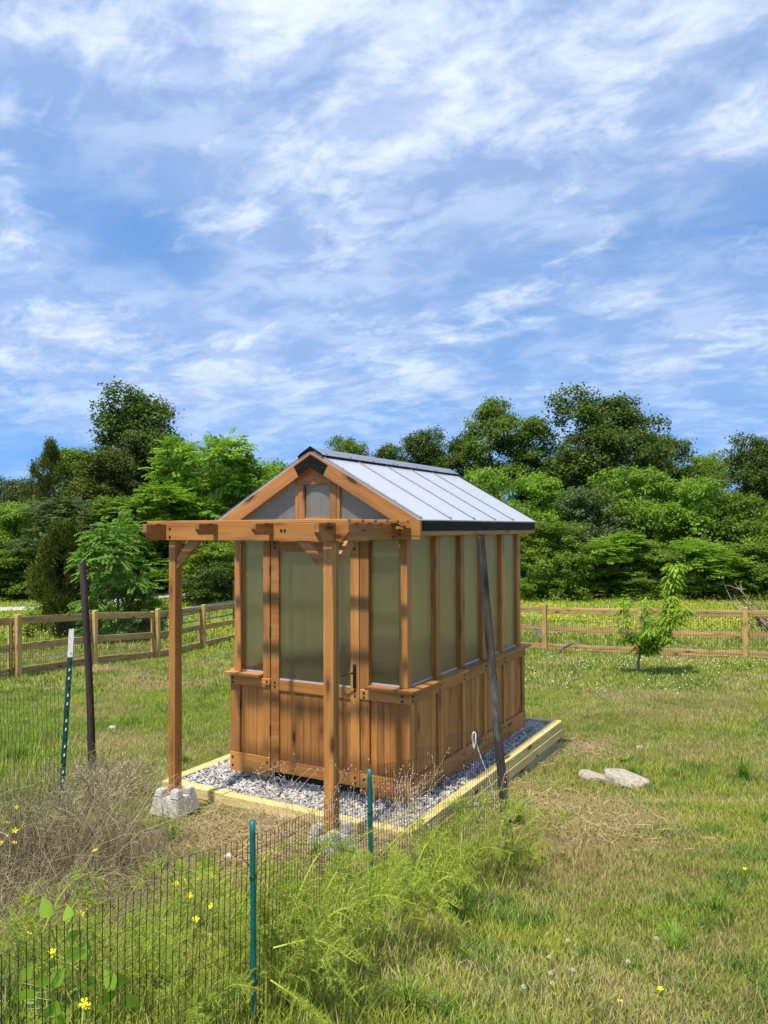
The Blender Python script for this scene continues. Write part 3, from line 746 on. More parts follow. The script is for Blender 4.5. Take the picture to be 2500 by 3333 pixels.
P, Ff, tn = pebbles(27000, bed_area, bed_z, .0112, 3)
gr = obj('gravel', np_mesh('gravel', P, Ff, tint=tn), GRAVEL); tag(gr, 'pale grey gravel filling the timber bed round the greenhouse', 'gravel', kind='stuff')
n_ = 24; ax_ = np.linspace(x0+T-.01, x1-T+.01, n_); ay_ = np.linspace(y0+T-.03, y1-T+.01, n_); AX, AY = np.meshgrid(ax_, ay_)
Vb = np.stack([AX, AY, bed_z(AX, AY)-.012], -1).reshape(-1, 3); ib = (np.arange(n_-1)[:, None]*n_+np.arange(n_-1)).ravel()
gb = obj('gravel_base', np_mesh('gravel_base', Vb, np.stack([ib, ib+1, ib+1+n_, ib+n_], -1), tint=np.full(len(ib), .25)), GRAVEL)
tag(gb, 'grey grit under the loose gravel of the timber bed', 'gravel', kind='stuff')

# ------------------------------------------------------------------ pergola
pg = empty('pergola', (-.85, -.80, -.10), 'cedar pergola with slatted top over the greenhouse door', 'pergola')
ZB, ZT = 1.9025, 2.0215
def tail_poly(l, h, c0, c1, lo=0.0):
    """beam side view: length l, height h, chamfered lower corners c0 at the start and c1 at the end"""
    P = []
    P += [(c0, lo), ] if c0 else [(0, lo)]
    P += [(l-c1, lo), (l, lo+c1)] if c1 else [(l, lo)]
    P += [(l, h), (0, h)]
    if c0: P += [(0, lo+c0)]
    return P
# side beams along Y (tails towards the front)
for xa in (-1.624, -.137):
    prism('beam', pg, Vector((xa, -1.040, ZB)), Vector((0, 1, 0)), Vector((0, 0, 1)), tail_poly(.995, ZT-ZB, .058, 0), .040, CEDAR, .0025)
# front beam along X with a tail past the right corner
prism('beam', pg, Vector((-1.5835, -.807, ZB)), Vector((1, 0, 0)), Vector((0, 0, 1)), tail_poly(1.446, ZT-ZB, 0, 0), .040, CEDAR, .0025)
prism('beam_tail', pg, Vector((-.0965, -.807, ZB)), Vector((1, 0, 0)), Vector((0, 0, 1)), tail_poly(.100, ZT-ZB, 0, .058), .040, CEDAR, .0025)
for xa in (-1.125, -.634):
    prism('rafter', pg, Vector((xa, -1.040, 1.945)), Vector((0, 1, 0)), Vector((0, 0, 1)), tail_poly(.192, ZT-1.945, .036, 0), .040, CEDAR, .0025)
    prism('rafter', pg, Vector((xa, -.8065, 1.945)), Vector((0, 1, 0)), Vector((0, 0, 1)), tail_poly(.762, ZT-1.945, 0, 0), .040, CEDAR, .0025)
for k, y in enumerate((-.945, -.770, -.596, -.428, -.262, -.100)):
    fbox('slat', pg, -1.675+.012*(k % 2), .058-.004*k, y, y+.038, ZT+.0008, ZT+.0235, CEDAR, 'x')
for (xa, xb) in ((-1.572, -1.508), (-.204, -.127)):
    fbox('post', pg, xa, xb, -.830, -.792, .030 if xa < -1 else .0, ZB-.0005, CEDAR)
    fbox('post', pg, xa+.006, xb-.001, -.7915, -.755, .030 if xa < -1 else .0, ZB-.0005, CEDAR)
def brace(a, b, w, t, n): board('brace', pg, a, b, w, t, n, CEDAR)
def brace_poly(o, ex, l0, l1, z0, z1, t):
    # parallelogram in the plane of ex and z: foot on the post, head under the beam
    w = .092
    P = [(0, z0), (0, z0+w), (l0, z1), (l1, z1), (0.0, z0)]
    prism('brace', pg, o, ex, Vector((0, 0, 1)), [(0, z0), (l1, z1), (l0, z1), (0, z0+w*.92)], t, CEDAR, .002)
brace_poly(Vector((-1.507, -.785, 0)), Vector((1, 0, 0)), .118, .235, 1.688, ZB-.0005, .034)
o_ = Vector((-.205, -.819, 0)); prism('brace', pg, o_, Vector((-1, 0, 0)), Vector((0, 0, 1)), [(0, 1.692), (.222, ZB-.0005), (.122, ZB-.0005), (0, 1.775)], .034, CEDAR, .002)
prism('brace', pg, Vector((-.165, -.7545, 0)), Vector((0, 1, 0)), Vector((0, 0, 1)), [(0, 1.695), (.232, ZB-.0005), (.130, ZB-.0005), (0, 1.785)], .034, CEDAR, .002)
for x, z in ((-1.545, 1.990), (-1.545, 1.928)): bolt(pg, (x, -.847, z), FN)
for x in (-.530, -.500): bolt(pg, (x, -.847, 1.975), FN)
for y in (-.505, -.470, -.075): bolt(pg, (-.097, y, 1.975), RN)
bolt(pg, (-.097, -.075, 1.925), RN); bolt(pg, (-.097, -.075, 2.00), RN)
# concrete pier blocks under the posts
def pier(name, c, zt, label, rot):
    bm = bmesh.new()
    hb, ht, h = .132, .098, .18
    def frust(xa, xb, ya, yb, z0, z1, k):
        s0 = hb; f = lambda z: (hb+(ht-hb)*z/h)/hb
        P = []
        for z in (z0, z1):
            q = f(z)
            P.append([bm.verts.new((x*q, y*q, z)) for x, y in ((xa, ya), (xb, ya), (xb, yb), (xa, yb))])
        lo, hi = P
        bm.faces.new(lo[::-1]); bm.faces.new(hi)
        for i in range(4): bm.faces.new((lo[i], lo[(i+1) % 4], hi[(i+1) % 4], hi[i]))
    frust(-hb, hb, -hb, hb, 0, .125, 1)
    g_ = .042
    for sx in (-1, 1):
        for sy in (-1, 1):
            xs = sorted((sx*g_, sx*hb)); ys_ = sorted((sy*g_, sy*hb))
            frust(xs[0], xs[1], ys_[0], ys_[1], .126, h+random.uniform(-.012, .012), 1)
    bmesh.ops.bevel(bm, geom=list(bm.edges), offset=.006, segments=2, affect='EDGES')
    bmesh.ops.subdivide_edges(bm, edges=[e for e in bm.edges if e.calc_length() > .06], cuts=1, use_grid_fill=True)
    for v in bm.verts: v.co += Vector((random.uniform(-1, 1), random.uniform(-1, 1), random.uniform(-1, 1)))*.0012
    me = bpy.data.meshes.new(name); bm.to_mesh(me); bm.free()
    o = obj(name, me, CONCRETE, None, Matrix.Translation(Vector((c[0], c[1], zt-.125-.005))) @ Matrix.Rotation(rot, 4, 'Z'))
    tag(o, label, 'pier block')
pier('pier_block', (-1.540, -.793), .035, 'grey concrete pier block standing clear of the grass under the left pergola post', .08)
pier('pier_block', (-.165, -.793), .005, 'rough concrete pier block half hidden by the garden wire under the pergola post', -.1)
# ------------------------------------------------------------------ board fences
def board_fence(label, posts, face, rails=(.02, .46, .93), H=1.10, step=.055, extra=False):
    """posts: (u, d) pairs along the fence; face: -1 / +1 side on which the wire and posts stand (towards the garden)"""
    P = [spot(u, d) for u, d in posts]
    f = empty('board_fence', P[len(P)//2], label, 'fence')
    wires, rad = [], []
    for i, p in enumerate(P):
        q = P[min(i+1, len(P)-1)]-P[max(i-1, 0)]; q.z = 0; q.normalize(); n = Vector((q.y, -q.x, 0))*face
        w = .105
        h = H+.03+rng.uniform(-.02, .02)
        a = p+n*.060; a.z = p.z-.15
        b_ = a+Vector((rng.uniform(-.012, .012), rng.uniform(-.012, .012), h+.15))
        board('post', f, a, b_, w, .085, n, FENCE, .006)
        if extra:
            a2 = p-n*.030-q*.09; a2.z = p.z-.15; board('post', f, a2, a2+Vector((0, 0, h+.10)), .075, .06, n, FENCE, .004)
    for i in range(len(P)-1):
        p, q = P[i], P[i+1]; e = (q-p); e2 = Vector((e.x, e.y, 0)).normalized(); n = Vector((e2.y, -e2.x, 0))*face
        for k, rz in enumerate(rails):
            off = Vector((0, 0, rz+.0675))
            board('rail', f, p+off-n*.030+Vector((0, 0, rng.uniform(-.012, .012))), q+off-n*.030+Vector((0, 0, rng.uniform(-.012, .012))), .135, .028, n, FENCE, .003)
        # welded wire on the garden side of the rails
        L = e.length; m = int(L/step)
        for k in range(m):
            t = (k+.5)/m; b = p.lerp(q, t)-n*.020; b.z -= .03
            wires.append([b, b+Vector((rng.uniform(-.004, .004), rng.uniform(-.004, .004), 1.04))]); rad.append(.0027)
        for k in range(11):
            z = .02+k*.10; wires.append([p-n*.0165+Vector((0, 0, z)), p.lerp(q, .5)-n*.0165+Vector((0, 0, z+rng.uniform(-.006, .006))), q-n*.0165+Vector((0, 0, z))]); rad.append(.0025)
    V_, F_ = tubes([np.array([tuple(v) for v in w]) for w in wires], rad, 3, False)
    o = obj('wire_mesh', np_mesh('wire_mesh', V_, F_), FENCEWIRE, f); o['kind'] = 'stuff'
    return f
board_fence('board fence with welded wire running past the dark post to the pergola', [(-260, 12.4), (58, 14.0), (307, 16.0), (512, 18.0), (662, 20.3), (790, 22.4), (872, 24.2)], 1, extra=True)
board_fence('board fence with welded wire behind the young peach tree', [(890, 24.6), (1040, 23.6), (1210, 22.6), (1398, 21.6), (1585, 20.6), (1771, 19.6), (2077, 18.4), (2422, 17.3), (2860, 16.2)], 1)

# tube gate lying against the far side of the board fence, and its dark gate post
gt = empty('tube_gate', spot(640, 25.5), 'blue grey tube gate leaning behind the board fence', 'gate')
A = spot(495, 22.8); B = spot(762, 26.8)
def gate_pt(t, z): p = A.lerp(B, t); return (p.x, p.y, p.z+z)
for z in (.06, .30, .54, .74):
    V_, F_ = tubes([np.array([gate_pt(0, z-.05), gate_pt(1, z+.10)])], [.022], 7); obj('tube', np_mesh('tube', V_, F_, smooth=True), GATE, gt)
for t in (0.0, .33, .66, 1.0):
    V_, F_ = tubes([np.array([gate_pt(t, .03), gate_pt(t+.012, .72+.12*t)])], [.018], 6); obj('gate_upright', np_mesh('gate_upright', V_, F_, smooth=True), GATE, gt)
p = spot(766, 27.2)
o = board('old_gate_post', None, p+Vector((0, 0, -.2)), p+Vector((.02, 0, 1.45)), .20, .18, Vector((-FH[0], -FH[1], 0)), DARKPOST, .02); tag(o, 'dark old gate post beside the tube gate', 'post')
p = spot(470, 22.3)
o = board('old_gate_post', None, p+Vector((0, 0, -.2)), p+Vector((-.02, 0, 1.55)), .13, .12, Vector((-FH[0], -FH[1], 0)), OLD, .015); tag(o, 'grey weathered post in the shrub behind the board fence', 'post')

# ------------------------------------------------------------------ posts and stakes in the garden
def leaning_post(name, base, top, w0, w1, mat, label, sides=10, squash=.8, seed=0):
    r = np.random.default_rng(seed); n = 46
    P = spline([base, tuple((np.array(base)*.5+np.array(top)*.5)+r.normal(0, .008, 3)), top], n)
    th = np.arange(sides)*2*math.pi/sides+.3
    sq = (np.abs(np.cos(th))**4+np.abs(np.sin(th))**4)**(-1/4)          # a rounded square section
    rad = np.linspace(w0, w1, n)[:, None]*sq[None]*(1+r.normal(0, .018, (n, sides)))*(1+.04*np.sin(np.linspace(0, 9, n)))[:, None]
    C = P-P[0]
    # local frame: X up the post, so the grain runs along it
    ax = norm(np.array(top)-np.array(base)); a = norm(np.cross(ax, [0, 1, 0])); b = np.cross(ax, a)
    loc = np.stack([C@ax, C@a, C@b], -1)
    Vv = loc[:, None, :]+np.stack([np.zeros((n, sides)), rad*np.cos(th), rad*np.sin(th)*squash], -1)
    Vv[-1, :, 0] += r.normal(0, .006, sides)
    Vv = np.concatenate([Vv.reshape(-1, 3), loc[-1:]+[[.002, 0, 0]]])
    i = np.arange(n-1)[:, None]*sides+np.arange(sides); j = np.arange(n-1)[:, None]*sides+(np.arange(sides)+1) % sides
    F4 = np.stack([i, j, j+sides, i+sides], -1).reshape(-1, 4)
    c = (n-1)*sides; F3 = np.array([[c+k, c+(k+1) % sides, n*sides] for k in range(sides)])
    o = obj(name, np_mesh(name, Vv, [F4, F3]), mat, None, frame(Vector(base), Vector(ax), Vector(a), Vector(b)))
    return tag(o, label, 'post')
b = spot(1668, 4.72, -.25); t = at_depth(1564, 1748, 4.72)
wp = leaning_post('weathered_post', tuple(b), tuple(t), .030, .0225, OLD, 'grey weathered wooden post leaning in front of the greenhouse side wall', seed=4)
b = spot(306, 7.0, -.2); t = at_depth(268, 1829, 7.0)
leaning_post('wooden_post', tuple(b), tuple(t), .032, .026, DARKPOST, 'tall dark brown wooden post beside the green steel post', squash=.9, seed=6)
q = at_depth(1650, 2543, 4.68)
o = bmesh.new(); bmesh.ops.create_icosphere(o, subdivisions=2, radius=.0065)
me = bpy.data.meshes.new('wire_clip'); o.to_mesh(me); o.free()
o = obj('wire_clip', me, ORANGE, None, Matrix.Translation(Vector(q)+Vector((.0, -.025, 0)))); tag(o, 'tiny orange cap on the leaning weathered post', 'cap')

# steel T-post with white tip and studs
b = np.array(spot(196, 5.75, -.15)); t = at_depth(233, 2048, 5.75); ax = norm(t-b); L = np.linalg.norm(t-b)
tp = empty('steel_post', spot(196, 5.75), 'green studded steel post with a rusty white tip', 'post')
fx = norm(np.cross([FH[0], FH[1], 0], ax)); fy = np.cross(ax, fx)
M = frame(Vector(b), Vector(ax), Vector(fx), Vector(fy))
def tsec(name, a, c, mat):
    w, s, k = .019, .0035, .026
    P = [(-w, 0), (w, 0), (w, s), (s*.8, s+.001), (s*.8, k), (-s*.8, k), (-s*.8, s+.001), (-w, s)]
    Vv = np.array([[x_, p_, q_] for x_ in (a, c) for p_, q_ in P]); n = len(P)
    F4 = np.array([[i, (i+1) % n, (i+1) % n+n, i+n] for i in range(n)])
    me = np_mesh(name, Vv, F4)
    bm = bmesh.new(); bm.from_mesh(me); bm.verts.ensure_lookup_table()
    bm.faces.new([bm.verts[n+i] for i in range(n)]); bm.normal_update(); bmesh.ops.recalc_face_normals(bm, faces=bm.faces); bm.to_mesh(me); bm.free()
    obj(name, me, mat, tp, M)
tsec('shaft', 0, L-.205, TPOST); tsec('white_tip', L-.205, L, TPOSTTIP)
for k in range(20):
    x = L-.245-k*.062
    if x > .1: prism('stud', tp, Vector(b)+Vector(ax)*x+Vector(fx)*.003-Vector(fy)*.0005, Vector(ax), Vector(fx), [(0, -.0035), (.020, -.002), (.020, .006), (.004, .0055)], -.007, WHITEPLASTIC if k % 3 else TPOST, 0)

# garden wire fence with green stakes
def wire_run(pts, heights, spacing, hstep, rad, jitter, seed, vr=None):
    """upright wires along a plan line; pts (k,3) on the ground, heights of the top edge above it"""
    r = np.random.default_rng(seed); S = spline(pts, 200); hh = np.interp(np.linspace(0, 1, 200), np.linspace(0, 1, len(heights)), heights)
    s = np.concatenate([[0], np.cumsum(np.linalg.norm(np.diff(S[:, :2], axis=0), axis=1))]); n = int(s[-1]/spacing)
    u = (np.arange(n)+.5)*spacing
    B = np.stack([np.interp(u, s, S[:, k]) for k in range(3)], -1); H_ = np.interp(u, s, hh)
    T = norm(np.gradient(B, axis=0)); Nn = np.stack([-T[:, 1], T[:, 0], 0*T[:, 0]], -1)
    wob = (fbm(u*2.2+seed, u*0+3.3, 3)-.5)*jitter*5
    paths, rr = [], []
    levels = np.arange(0, max(heights)+.001, hstep)
    grid = np.zeros((n, len(levels), 3)); ok = np.zeros((n, len(levels)), bool)
    for i in range(n):
        z = levels[levels <= H_[i]+.004]; f = z/max(H_[i], .01)
        dx = (fbm(np.full_like(z, u[i]*3), z*3+seed, 2)-.5)*jitter*2
        P_ = B[i]+np.stack([0*z, 0*z, z], -1)+Nn[i]*(wob[i]*f**1.5)[:, None]+T[i]*dx[:, None]+Nn[i]*dx[:, None]*.6
        P_ = np.vstack([B[i]-[0, 0, .06], P_]) ; grid[i, :len(z)] = P_[1:]; ok[i, :len(z)] = True
        paths.append(P_); rr.append(rad)
    for k in range(len(levels)):
        idx = np.where(ok[:, k])[0]
        if len(idx) > 3:
            for seg in np.split(idx, np.where(np.diff(idx) > 1)[0]+1):
                if len(seg) > 3: paths.append(grid[seg, k]); rr.append(rad*.55)
    return tubes(paths, rr, 3, False)
gf = empty('wire_fence', spot(820, 2.62), 'low garden fence of dark wire mesh on green stakes across the foreground', 'wire fence')
fpts = [spot(u, d) for u, d in ((-190, 1.72), (60, 1.95), (420, 2.25), (822, 2.62), (1010, 3.0), (1203, 3.5), (1440, 4.1), (1560, 4.4), (1655, 4.64))]
tops = [(0, 0)]
hts = []
for (u, d), v in zip(((-190, 1.72), (60, 1.95), (420, 2.25), (822, 2.62), (1010, 3.0), (1203, 3.5), (1440, 4.1), (1560, 4.4), (1655, 4.64)), (3200, 3030, 2860, 2705, 2610, 2520, 2395, 2360, 2318)):
    hts.append(float(at_depth(u, v, d)[2])-spot(u, d).z)
V_, F_ = wire_run([tuple(p) for p in fpts], hts, .0235, .0508, .00135, .017, 5)
o = obj('wire_mesh', np_mesh('wire_mesh', V_, F_), WIRE, gf); o['kind'] = 'stuff'
for (u, d, v, rr) in ((822, 2.60, 2672, .0098), (1203, 3.48, 2503, .0096)):
    b = spot(u+6, d, -.2); t = at_depth(u, v, d)
    P_ = np.linspace(tuple(b), tuple(t), 24); Vs, Fs = tubes([P_], [np.full(24, rr)*(1+.03*(np.arange(24) % 2))], 10)
    st = obj('stake', np_mesh('stake', Vs, Fs, smooth=True), STAKE, gf)
    for f_ in (.42, .80):
        z = b.z+(t[2]-b.z)*f_; c_ = np.array(b)+(t-np.array(b))*f_
        th = np.linspace(0, 2*math.pi*1.1, 18)
        Pt = c_+np.stack([np.cos(th)*(rr+.0022), np.sin(th)*(rr+.0022), .004*np.sin(th*1.3)], -1)
        tail = np.array([Pt[-1], Pt[-1]+np.array([-.03, .015, .012]), Pt[-1]+np.array([-.085, .03, .032])])
        Vs, Fs = tubes([Pt, tail], [.0021, .0019], 5); obj('cable_tie', np_mesh('cable_tie', Vs, Fs), BLACK, st)
for (u, v, d, e) in ((1440, 2452, 4.1, (.13, -.012)), (1438, 2637, 4.08, (.21, .02))):
    a = at_depth(u, v, d); b2 = a+np.array([RH[0]*e[0], RH[1]*e[0], e[1]])
    Vs, Fs = tubes([spline([a, (a+b2)/2+np.array([0, 0, .004]), b2], 8)], [.0026], 5); obj('cable_tie', np_mesh('cable_tie', Vs, Fs), BLACK, gf)

lf = empty('wire_fence', spot(60, 5.6), 'loose wire mesh panel in the tall grass behind the green steel post', 'wire fence')
lp = ((-330, 5.9), (-90, 5.75), (60, 5.65), (160, 5.72), (205, 5.80)); lv = (2330, 2270, 2235, 2215, 2200)
lh = [float(at_depth(u, v, d)[2])-spot(u, d).z for (u, d), v in zip(lp, lv)]
V_, F_ = wire_run([tuple(spot(u, d)) for u, d in lp], lh, .030, .060, .0015, .014, 9)
o = obj('wire_mesh', np_mesh('wire_mesh', V_, F_), WIRE, lf); o['kind'] = 'stuff'

# thin plant stake with a white looped ribbon behind the garden wire
ps = empty('plant_stake', spot(1600, 4.78), 'thin pale stake with a white looped ribbon near the leaning post', 'stake')
P_ = spline([at_depth(1628, 2660, 4.8), at_depth(1590, 2530, 4.8), at_depth(1560, 2450, 4.8), at_depth(1545, 2392, 4.8)], 18)
Vs, Fs = tubes([P_], [np.linspace(.0024, .0028, 18)], 6); obj('shaft', np_mesh('shaft', Vs, Fs, smooth=True), WHITEPLASTIC, ps)
P_ = spline([at_depth(u, v, 4.79) for u, v in ((1542, 2438), (1538, 2400), (1541, 2385), (1547, 2386), (1549, 2400), (1544, 2440))], 24)
Vs, Fs = tubes([P_], [.0042], 6); obj('ribbon', np_mesh('ribbon', Vs, Fs, smooth=True), WHITEPLASTIC, ps)
# ------------------------------------------------------------------ trees
def rhombi(P, N_, size, aspect, r, along=None):
    """leaf-shaped quads: centre P, normal N_, length size"""
    n = len(P)
    T = norm(np.cross(N_, norm(r.normal(0, 1, (n, 3))))) if along is None else norm(along)
    B = norm(np.cross(N_, T)); s = np.broadcast_to(np.asarray(size, float), (n,))[:, None]
    a = T*s*.5; b = B*s*.5*aspect
    lift = norm(np.cross(T, B))*s*.10
    Vv = np.stack([P-a, P+b-a*.15+lift, P+a, P-b-a*.15+lift], 1).reshape(-1, 3)
    return Vv, np.arange(n*4).reshape(-1, 4)
def sphere_dirs(r, n): return norm(r.normal(0, 1, (n, 3)))
def clump_leaves(r, blobs, clumps, per, sig, size, aspect, flat=0.0, droop=0.0, shell=.82):
    """blobs: (cx,cy,cz,rx,ry,rz); sub-clumps sit near each blob's skin, leaves round each sub-clump"""
    bl = np.array(blobs); area = (bl[:, 3]*bl[:, 5]); cnt = np.maximum((clumps*area/area.sum()).astype(int), 3)
    P, N_, tt = [], [], []
    for b, c in zip(bl, cnt):
        D = sphere_dirs(r, c); D[:, 2] = np.where(D[:, 2] < -.45, -D[:, 2]*.6, D[:, 2]); D = norm(D)
        rad = np.where(r.random(c) < .75, r.uniform(shell, 1.06, c), r.uniform(.4, shell, c))[:, None]
        C = b[:3]+D*rad*b[3:6]
        k = r.poisson(per, c)+2; idx = np.repeat(np.arange(c), k); m = len(idx)
        off = r.normal(0, 1, (m, 3))*sig*np.array([1, 1, .62]); off[:, 2] -= droop*np.linalg.norm(off[:, :2], axis=1)
        P.append(C[idx]+off)
        N_.append(norm(D[idx]*(.55-.3*flat)+np.array([0, 0, .55+flat])+r.normal(0, .55-.25*flat, (m, 3))))
        ct = r.normal(.5, .17, c); tt.append(ct[idx]+r.normal(0, .14, m))
    P = np.concatenate(P); N_ = np.concatenate(N_); t = np.clip(np.concatenate(tt), 0, 1)
    Vv, F_ = rhombi(P, N_, size*r.uniform(.7, 1.3, len(P)), aspect, r)
    return Vv, F_, t
def fronds(r, bases, dirs, length, pairs, lsize, droop):
    """pinnate leaves: a drooping rachis with leaflet pairs"""
    n = len(bases); L = length*r.uniform(.7, 1.2, n)
    D = norm(dirs*np.array([1, 1, .9])+np.array([0, 0, .12])); side = norm(np.cross(D, [0, 0, 1.0]))
    P, N_, A, tt = [], [], [], []; ft = r.normal(.55, .2, n)
    for k in range(pairs):
        f = (k+.8)/pairs
        C = bases+D*(L*f)[:, None]+np.array([0, 0, -1.0])*(droop*L*f*f)[:, None]
        tang = norm(D+np.array([0, 0, -2*droop])*f)
        sz = lsize*(.65+.7*math.sin(math.pi*min(f*.8+.15, 1)))
        for s in (-1, 1):
            al = norm(side*s+tang*.45+np.array([0, 0, -.30])+r.normal(0, .10, (n, 3)))
            P.append(C+al*sz*.5); A.append(al); N_.append(norm(np.cross(al, tang)*s*1.0+r.normal(0, .15, (n, 3)))); tt.append(ft+r.normal(0, .08, n))
    P = np.concatenate(P); A = np.concatenate(A); N_ = np.concatenate(N_); N_ = np.where(N_[:, 2:] < 0, -N_, N_)
    Vv, F_ = rhombi(P, N_, lsize*1.0, .42, r, A)
    return Vv, F_, np.clip(np.concatenate(tt), 0, 1)
def limb_tubes(r, H, trunk_r, targets, fork, lean=0.03):
    paths, rad = [], []
    top = np.array([r.normal(0, lean)*H, r.normal(0, lean)*H, H*.86])
    trunk = spline([(0, 0, -.4), (r.normal(0, .02)*H, r.normal(0, .02)*H, H*.35), tuple(top)], 14)
    paths.append(trunk); rad.append(np.linspace(trunk_r*1.15, trunk_r*.22, 14))
    for c in targets:
        f = r.uniform(*fork); i = int(f*13); p0 = trunk[i]
        mid = (p0+np.array(c))/2+np.array([0, 0, .06*H])*r.uniform(-.3, 1)+r.normal(0, .03*H, 3)*.5
        paths.append(spline([tuple(p0), tuple(mid), tuple(c)], 9)); rad.append(np.linspace(trunk_r*.42*(1-f*.5), trunk_r*.06, 9))
    V_, F_ = tubes(paths, rad, 6)
    return np_mesh('trunk', V_, F_, smooth=True)
PROTO = {}
def proto(key, H, Wd, Vv, F_, t, trunk): PROTO[key] = (H, Wd, np_mesh(key+'_crown', Vv, F_, tint=t), trunk)
def make_broad(key, seed, H=12.0, Wd=9.0, nb=26, leaf=.24, clumps=620, per=34, base=.22, sig=.34, narrow=1.0, flat=.0, gaps=1.0):
    r = np.random.default_rng(seed); bl = []
    for k in range(nb):
        f = (k+.5)/nb; z = H*(base+(1-base)*f*.93)
        prof = max(1-((f-.42)/.66)**2, 0)**.5
        rad = Wd*.5*prof*r.uniform(.25, .80); a = r.uniform(0, 6.283)
        s = Wd*r.uniform(.13, .23)*(1.15-.3*f)
        bl.append((rad*math.cos(a), rad*math.sin(a), z-.3, s, s, s*r.uniform(.62, .9)))
    bl.append((0, 0, H*.90, Wd*.15, Wd*.15, H*.07))
    for k in range(5): bl.append((r.normal(0, Wd*.1), r.normal(0, Wd*.1), H*(base+.12+.12*k), Wd*.22, Wd*.22, H*.10))
    Vv, F_, t = clump_leaves(r, bl, clumps, per, sig, leaf, .62, flat)
    proto(key, H, Wd, Vv, F_, t, limb_tubes(r, H, .022*H, [b[:3] for b in bl[:14]], (.25, .85)))
make_broad('oak_a', 1, 13, 9.5, 34, leaf=.22, clumps=1250, per=36, sig=.30)
make_broad('oak_b', 2, 13, 8.0, 30, leaf=.22, clumps=1100, per=36, sig=.32)
make_broad('tall_a', 3, 14, 6.0, 28, leaf=.21, clumps=900, per=34, base=.18, sig=.28)
make_broad('shrub_a', 4, 6.5, 6.5, 26, leaf=.18, clumps=900, per=32, base=.04, sig=.20, flat=.12)
make_broad('shrub_b', 5, 6.5, 5.5, 24, leaf=.16, clumps=900, per=32, base=.03, sig=.18, flat=.18)
make_broad('low_shrub', 6, 3.2, 3.6, 18, leaf=.13, clumps=420, per=26, base=.03, sig=.15, flat=.3)
def make_frond_tree(key, seed, H, Wd, nf, length, pairs, lsize, base, droop=.35, nb=22, tops=1.0):
    r = np.random.default_rng(seed); bl = []
    for k in range(nb):
        f = (k+.5)/nb; prof = max(1-((f-.42)/.68)**2, 0)**.5
        rad = Wd*.5*prof*r.uniform(.2, .95); a = r.uniform(0, 6.283); bl.append((rad*math.cos(a), rad*math.sin(a), H*(base+(1-base)*f*.92), Wd*r.uniform(.12, .20)))
    bl = np.array(bl); j = r.integers(0, nb, nf); D = sphere_dirs(r, nf); D[:, 2] = np.abs(D[:, 2])*1.1-.15
    C = bl[j, :3]+norm(D)*bl[j, 3:4]*r.uniform(.25, 1.0, (nf, 1))*np.array([1, 1, .8])
    out = norm(C*np.array([1, 1, 0])+1e-6)*.4+norm(D)+r.normal(0, .45, (nf, 3))
    Vv, F_, t = fronds(r, C, norm(out), length, pairs, lsize, droop)
    proto(key, H, Wd, Vv, F_, t, limb_tubes(r, H, .012*H, [tuple(b[:3]) for b in bl], (.15, .8), .05))
make_frond_tree('sumac', 7, 3.9, 3.4, 850, .50, 9, .145, .03, .42)
make_frond_tree('locust', 8, 8.5, 6.5, 2300, .75, 7, .24, .10, .30, 30)
make_frond_tree('locust_b', 9, 8.0, 5.5, 2100, .70, 7, .22, .05, .25, 26)
def make_conifer(key, seed, H, Wd, n, ragged=False):
    r = np.random.default_rng(seed); m = 170; C, D = [], []
    for k in range(m):
        f = r.random()**.8; z = H*(.04+.96*f); rr = Wd*.5*(max(1-((f-.22)/.80)**2, 0)**(.5 if not ragged else 1.1))*(r.uniform(.35, 1.05) if not ragged else r.uniform(.1, 1.35))+.05; a = r.uniform(0, 6.283)
        C.append((rr*math.cos(a), rr*math.sin(a), z)); D.append((math.cos(a), math.sin(a), .9))
    C = np.array(C); D = norm(np.array(D)); k = r.integers(0, m, n)
    P = C[k]+r.normal(0, 1, (n, 3))*np.array([.13, .13, .16])*(Wd/3.0)**.5
    al = norm(D[k]+np.array([0, 0, .55])+r.normal(0, .45, (n, 3))); N_ = norm(np.cross(al, r.normal(0, 1, (n, 3))))
    Vv, F_ = rhombi(P, N_, r.uniform(.10, .26, n)*(Wd/3.0)**.4, .30, r, al)
    t = np.clip(r.normal(.5, .16, m)[k]+r.normal(0, .15, n), 0, 1)
    proto(key, H, Wd, Vv, F_, t, limb_tubes(r, H, .014*H, [tuple(c) for c in C[:40]], (.05, .95), .01))
make_conifer('cedar', 10, 4.4, 2.7, 26000)
make_conifer('spire', 11, 8.5, 4.2, 15000, True)

def tree(key, u, d, top_v, width_px, mat, label, name, cat='tree', group=None, rot=None, zoff=0.0, bark=None):
    H0, W0, crown, trunk = PROTO[key]
    p = spot(u, d, zoff); H = float(at_depth(u, top_v, d)[2])-p.z; wd = width_px*(1.22 if d > 30 else 1.0)/FPX*d
    rot = rng.uniform(0, 6.283) if rot is None else rot
    S = Matrix.Diagonal((wd/W0, wd/W0, H/H0*1.02, 1))
    e = bpy.data.objects.new(name, None); M = Matrix.Translation(p) @ Matrix.Rotation(rot, 4, 'Z') @ S
    link(e, None, M); tag(e, label, cat, group)
    for nm, me, mt in (('crown', crown, mat), ('trunk', trunk, bark or BARK)):
        o = bpy.data.objects.new(nm, me)
        if len(me.materials) == 0: me.materials.append(None)
        COL.objects.link(o); o.parent = e
        o.material_slots[0].link = 'OBJECT'; o.material_slots[0].material = mt
    return e
FAR, MIDG, FRONT = 'tall trees at the back of the wood', 'light green trees along the wood edge', 'shrubs at the foot of the wood'
